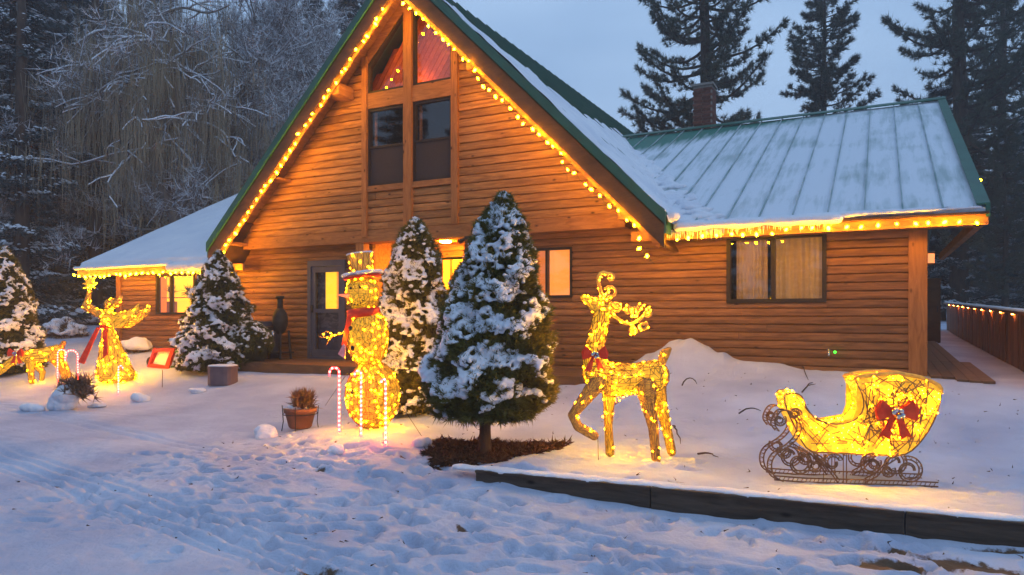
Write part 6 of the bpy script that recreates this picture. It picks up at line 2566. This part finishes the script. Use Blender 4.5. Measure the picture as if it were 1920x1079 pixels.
# hanging twig curtains
src = [p for p in tips] + [p for p, ra in allpts if ra < .1]
cols = []
Vt = []; Ft = []
curt = [(175, 60, 190, 460, 700), (235, 40, 260, 460, 420), (290, 30, 300, 440, 260), (130, 40, 210, 380, 300), (205, 80, 20, 180, 420), (265, 60, 0, 130, 300), (355, 40, 60, 250, 160)]
for cx_, sx_, y0_, y1_, n_ in curt:
    for k_ in range(int(n_ * .24)):
        px = cx_ + sx_ * (((k_ * 7) % 9) / 4.5 - 1) * .8 + r_.normal(0, sx_ * .09)
        ya = y0_ + r_.uniform(-30, 60)
        yb = min(y1_ + 30, ya + r_.uniform(.3, 1.0) * (y1_ - y0_))
        Yd = WD + r_.uniform(.3, 2.2)
        a_ = at(px, ya, Yd) - wroot; b_ = at(px + r_.normal(0, 6), yb, Yd) - wroot
        w = Vector((CS, SN, 0)) * r_.uniform(.003, .0065)
        m_ = a_.lerp(b_, .5) + Vector((r_.normal(0, .14), r_.normal(0, .14), 0))
        i0 = len(Vt)
        Vt += [a_ - w, a_ + w, m_ - w * .8, m_ + w * .8, b_ - w * .4, b_ + w * .4]
        Ft += [(i0, i0 + 1, i0 + 3, i0 + 2), (i0 + 2, i0 + 3, i0 + 5, i0 + 4)]
for p in src:
    for k_ in range(2):
        a_ = p + Vector((r_.normal(0, .12), r_.normal(0, .2), 0))
        ln = r_.uniform(.5, 2.2)
        b_ = a_ + Vector((r_.normal(0, .12), r_.normal(0, .12), -ln))
        w = Vector((CS, SN, 0)) * r_.uniform(.005, .010)
        m_ = a_.lerp(b_, .5) + Vector((r_.normal(0, .06), 0, 0))
        i0 = len(Vt)
        Vt += [a_ - w, a_ + w, m_ - w * .8, m_ + w * .8, b_ - w * .4, b_ + w * .4]
        Ft += [(i0, i0 + 1, i0 + 3, i0 + 2), (i0 + 2, i0 + 3, i0 + 5, i0 + 4)]
link(np_mesh('hanging_twigs', np.array([list(v) for v in Vt]), np.array(Ft)), 'hanging_twigs', M['twig'], wt, False, kind='stuff')

def bare_tree(px, Yd, base_r, h, label, seed, depth=4, split=.35, mat='bark_pale'):
    r_ = np.random.default_rng(seed)
    root = at(px, 590, Yd); root.z = gh(root.x, root.y)
    t = thing('bare_tree', label, 'bare tree', root, group='bare trees above the left wing')
    mb, sn, tips = MB(), MB(), []
    pts = [Vector((r_.normal(0, .08), r_.normal(0, .08), z)) for z in np.linspace(-.3, h * split, 5)]
    mb.tube(pts, [base_r * (1 - .08 * i) for i in range(5)], 8, False)
    for k_ in range(4):
        a = k_ * 1.6 + r_.random()
        limbs(mb, sn, pts[-1] - Vector((0, 0, k_ * .15 * h * split)), (math.cos(a) * .55, math.sin(a) * .55, 1.1), h * .30, base_r * .55, depth, r_, tips, .42, .01)
    mb.build('trunk_and_branches', M[mat], t, True)
    sn.build('branch_snow', M['snow'], t, True, kind='stuff')
    # fine twigs
    P_ = np.array([list(p) for p in tips])
    V = needles(P_, np.repeat([[0, 0, .8]], len(P_), 0), 3, .55, .018, r_, .7)
    tri_obj('fine_twigs', V, M[mat], t, kind='stuff')
    V = needles(P_ + [0, 0, .02], np.repeat([[0, 0, .5]], len(P_), 0), 3, .45, .022, r_, .9)
    tri_obj('frosted_twigs', V, M['snow'], t, kind='stuff')
    return t
bare_tree(446, 28, .22, 11.5, 'tall bare tree against the pale sky left of the gable', 301, 4, .5)
bare_tree(400, 25, .13, 6.5, 'shorter bare snow-lined tree above the left wing roof', 302, 3, .35)
bare_tree(500, 30, .14, 10, 'thin bare tree close to the gable slope', 303, 3, .4)
bare_tree(350, 29, .16, 10.5, 'frosted bare tree behind the bent willow trunk', 306, 4, .35)
bare_tree(200, 28, .15, 10, 'frosted bare tree behind the middle of the willow curtain', 307, 4, .35)
bare_tree(560, 31, .15, 12, 'frosted bare tree brushing the upper left roof slope', 308, 4, .4)
bare_tree(640, 34, .16, 13, 'bare tree between the firs beside the gable peak', 305, 3, .4)
for i, (px, Yd, lab) in enumerate([(40, 24, 'dark straight trunk at the left frame edge'), (178, 26, 'grey-blue straight trunk behind the willow twigs'), (120, 29, 'slim dark trunk left of the willow'), (242, 30, 'dark trunk right of the grey-blue one')]):
    root = at(px, 590, Yd); root.z = gh(root.x, root.y)
    t = thing('bare_fir', lab, 'bare fir', root, group='bare lower trunks in the left wood')
    mb = MB(); mb.tube([(0, 0, -.3), (.05, 0, 4), (0, 0, 9), (.05, 0, 14)], [.26, .22, .17, .08], 8); mb.build('trunk', M['bark'], t, True)
    mb = MB()
    for k_ in range(14):
        z = 1.5 + k_ * .8; a = k_ * 2.4
        mb.tube([(0, 0, z), (math.cos(a) * .7, math.sin(a) * .7, z - .15), (math.cos(a) * 1.3, math.sin(a) * 1.3, z - .4)], [.03, .018, .006], 4, False)
    mb.build('dead_limbs', M['bark'], t)

# snowy undergrowth between the wood and the yard
def bush(px, py, r, label, seed):
    r_ = np.random.default_rng(seed)
    b = on(px, py)
    t = thing('snowy_bush', label, 'bush', b, group='snowy bushes at the edge of the wood')
    n = 160
    th_ = r_.random(n) * 6.283; ph_ = np.arccos(r_.random(n))
    P_ = np.stack([r * 1.4 * np.sin(ph_) * np.cos(th_), r * np.sin(ph_) * np.sin(th_), r * .9 * np.cos(ph_)], 1) * r_.uniform(.5, 1, (n, 1))
    tri_obj('twigs', needles(P_, P_ * [1, 1, .6] + [0, 0, .1], 14, r * .35, .018, r_, .5), M['dry'], t)
    mb = MB()
    for p in P_[:90]:
        mb.ball(p + [0, 0, .06], r_.uniform(.05, .12), 7, 5, (1.5, 1.2, .5))
    link(remeshed(mb, .05, 1, noise=(.08, .04)), 'snow_cover', M['snow'], t, True)
for i, (px, py, r, lab) in enumerate([(120, 628, .55, 'low snowy bush behind the angel star arm'), (95, 600, .8, 'larger snowy bush at the wood edge right of the left spruce'), (165, 606, .6, 'snowy bush left of the left wing corner'), (60, 585, .8, 'snowy bush behind the left spruce top'), (190, 585, .7, 'farther snowy bush by the left wing corner'), (255, 660, .28, 'small twiggy bush at the foot of the left wing wall')]):
    bush(px, py, r, lab, 400 + i)
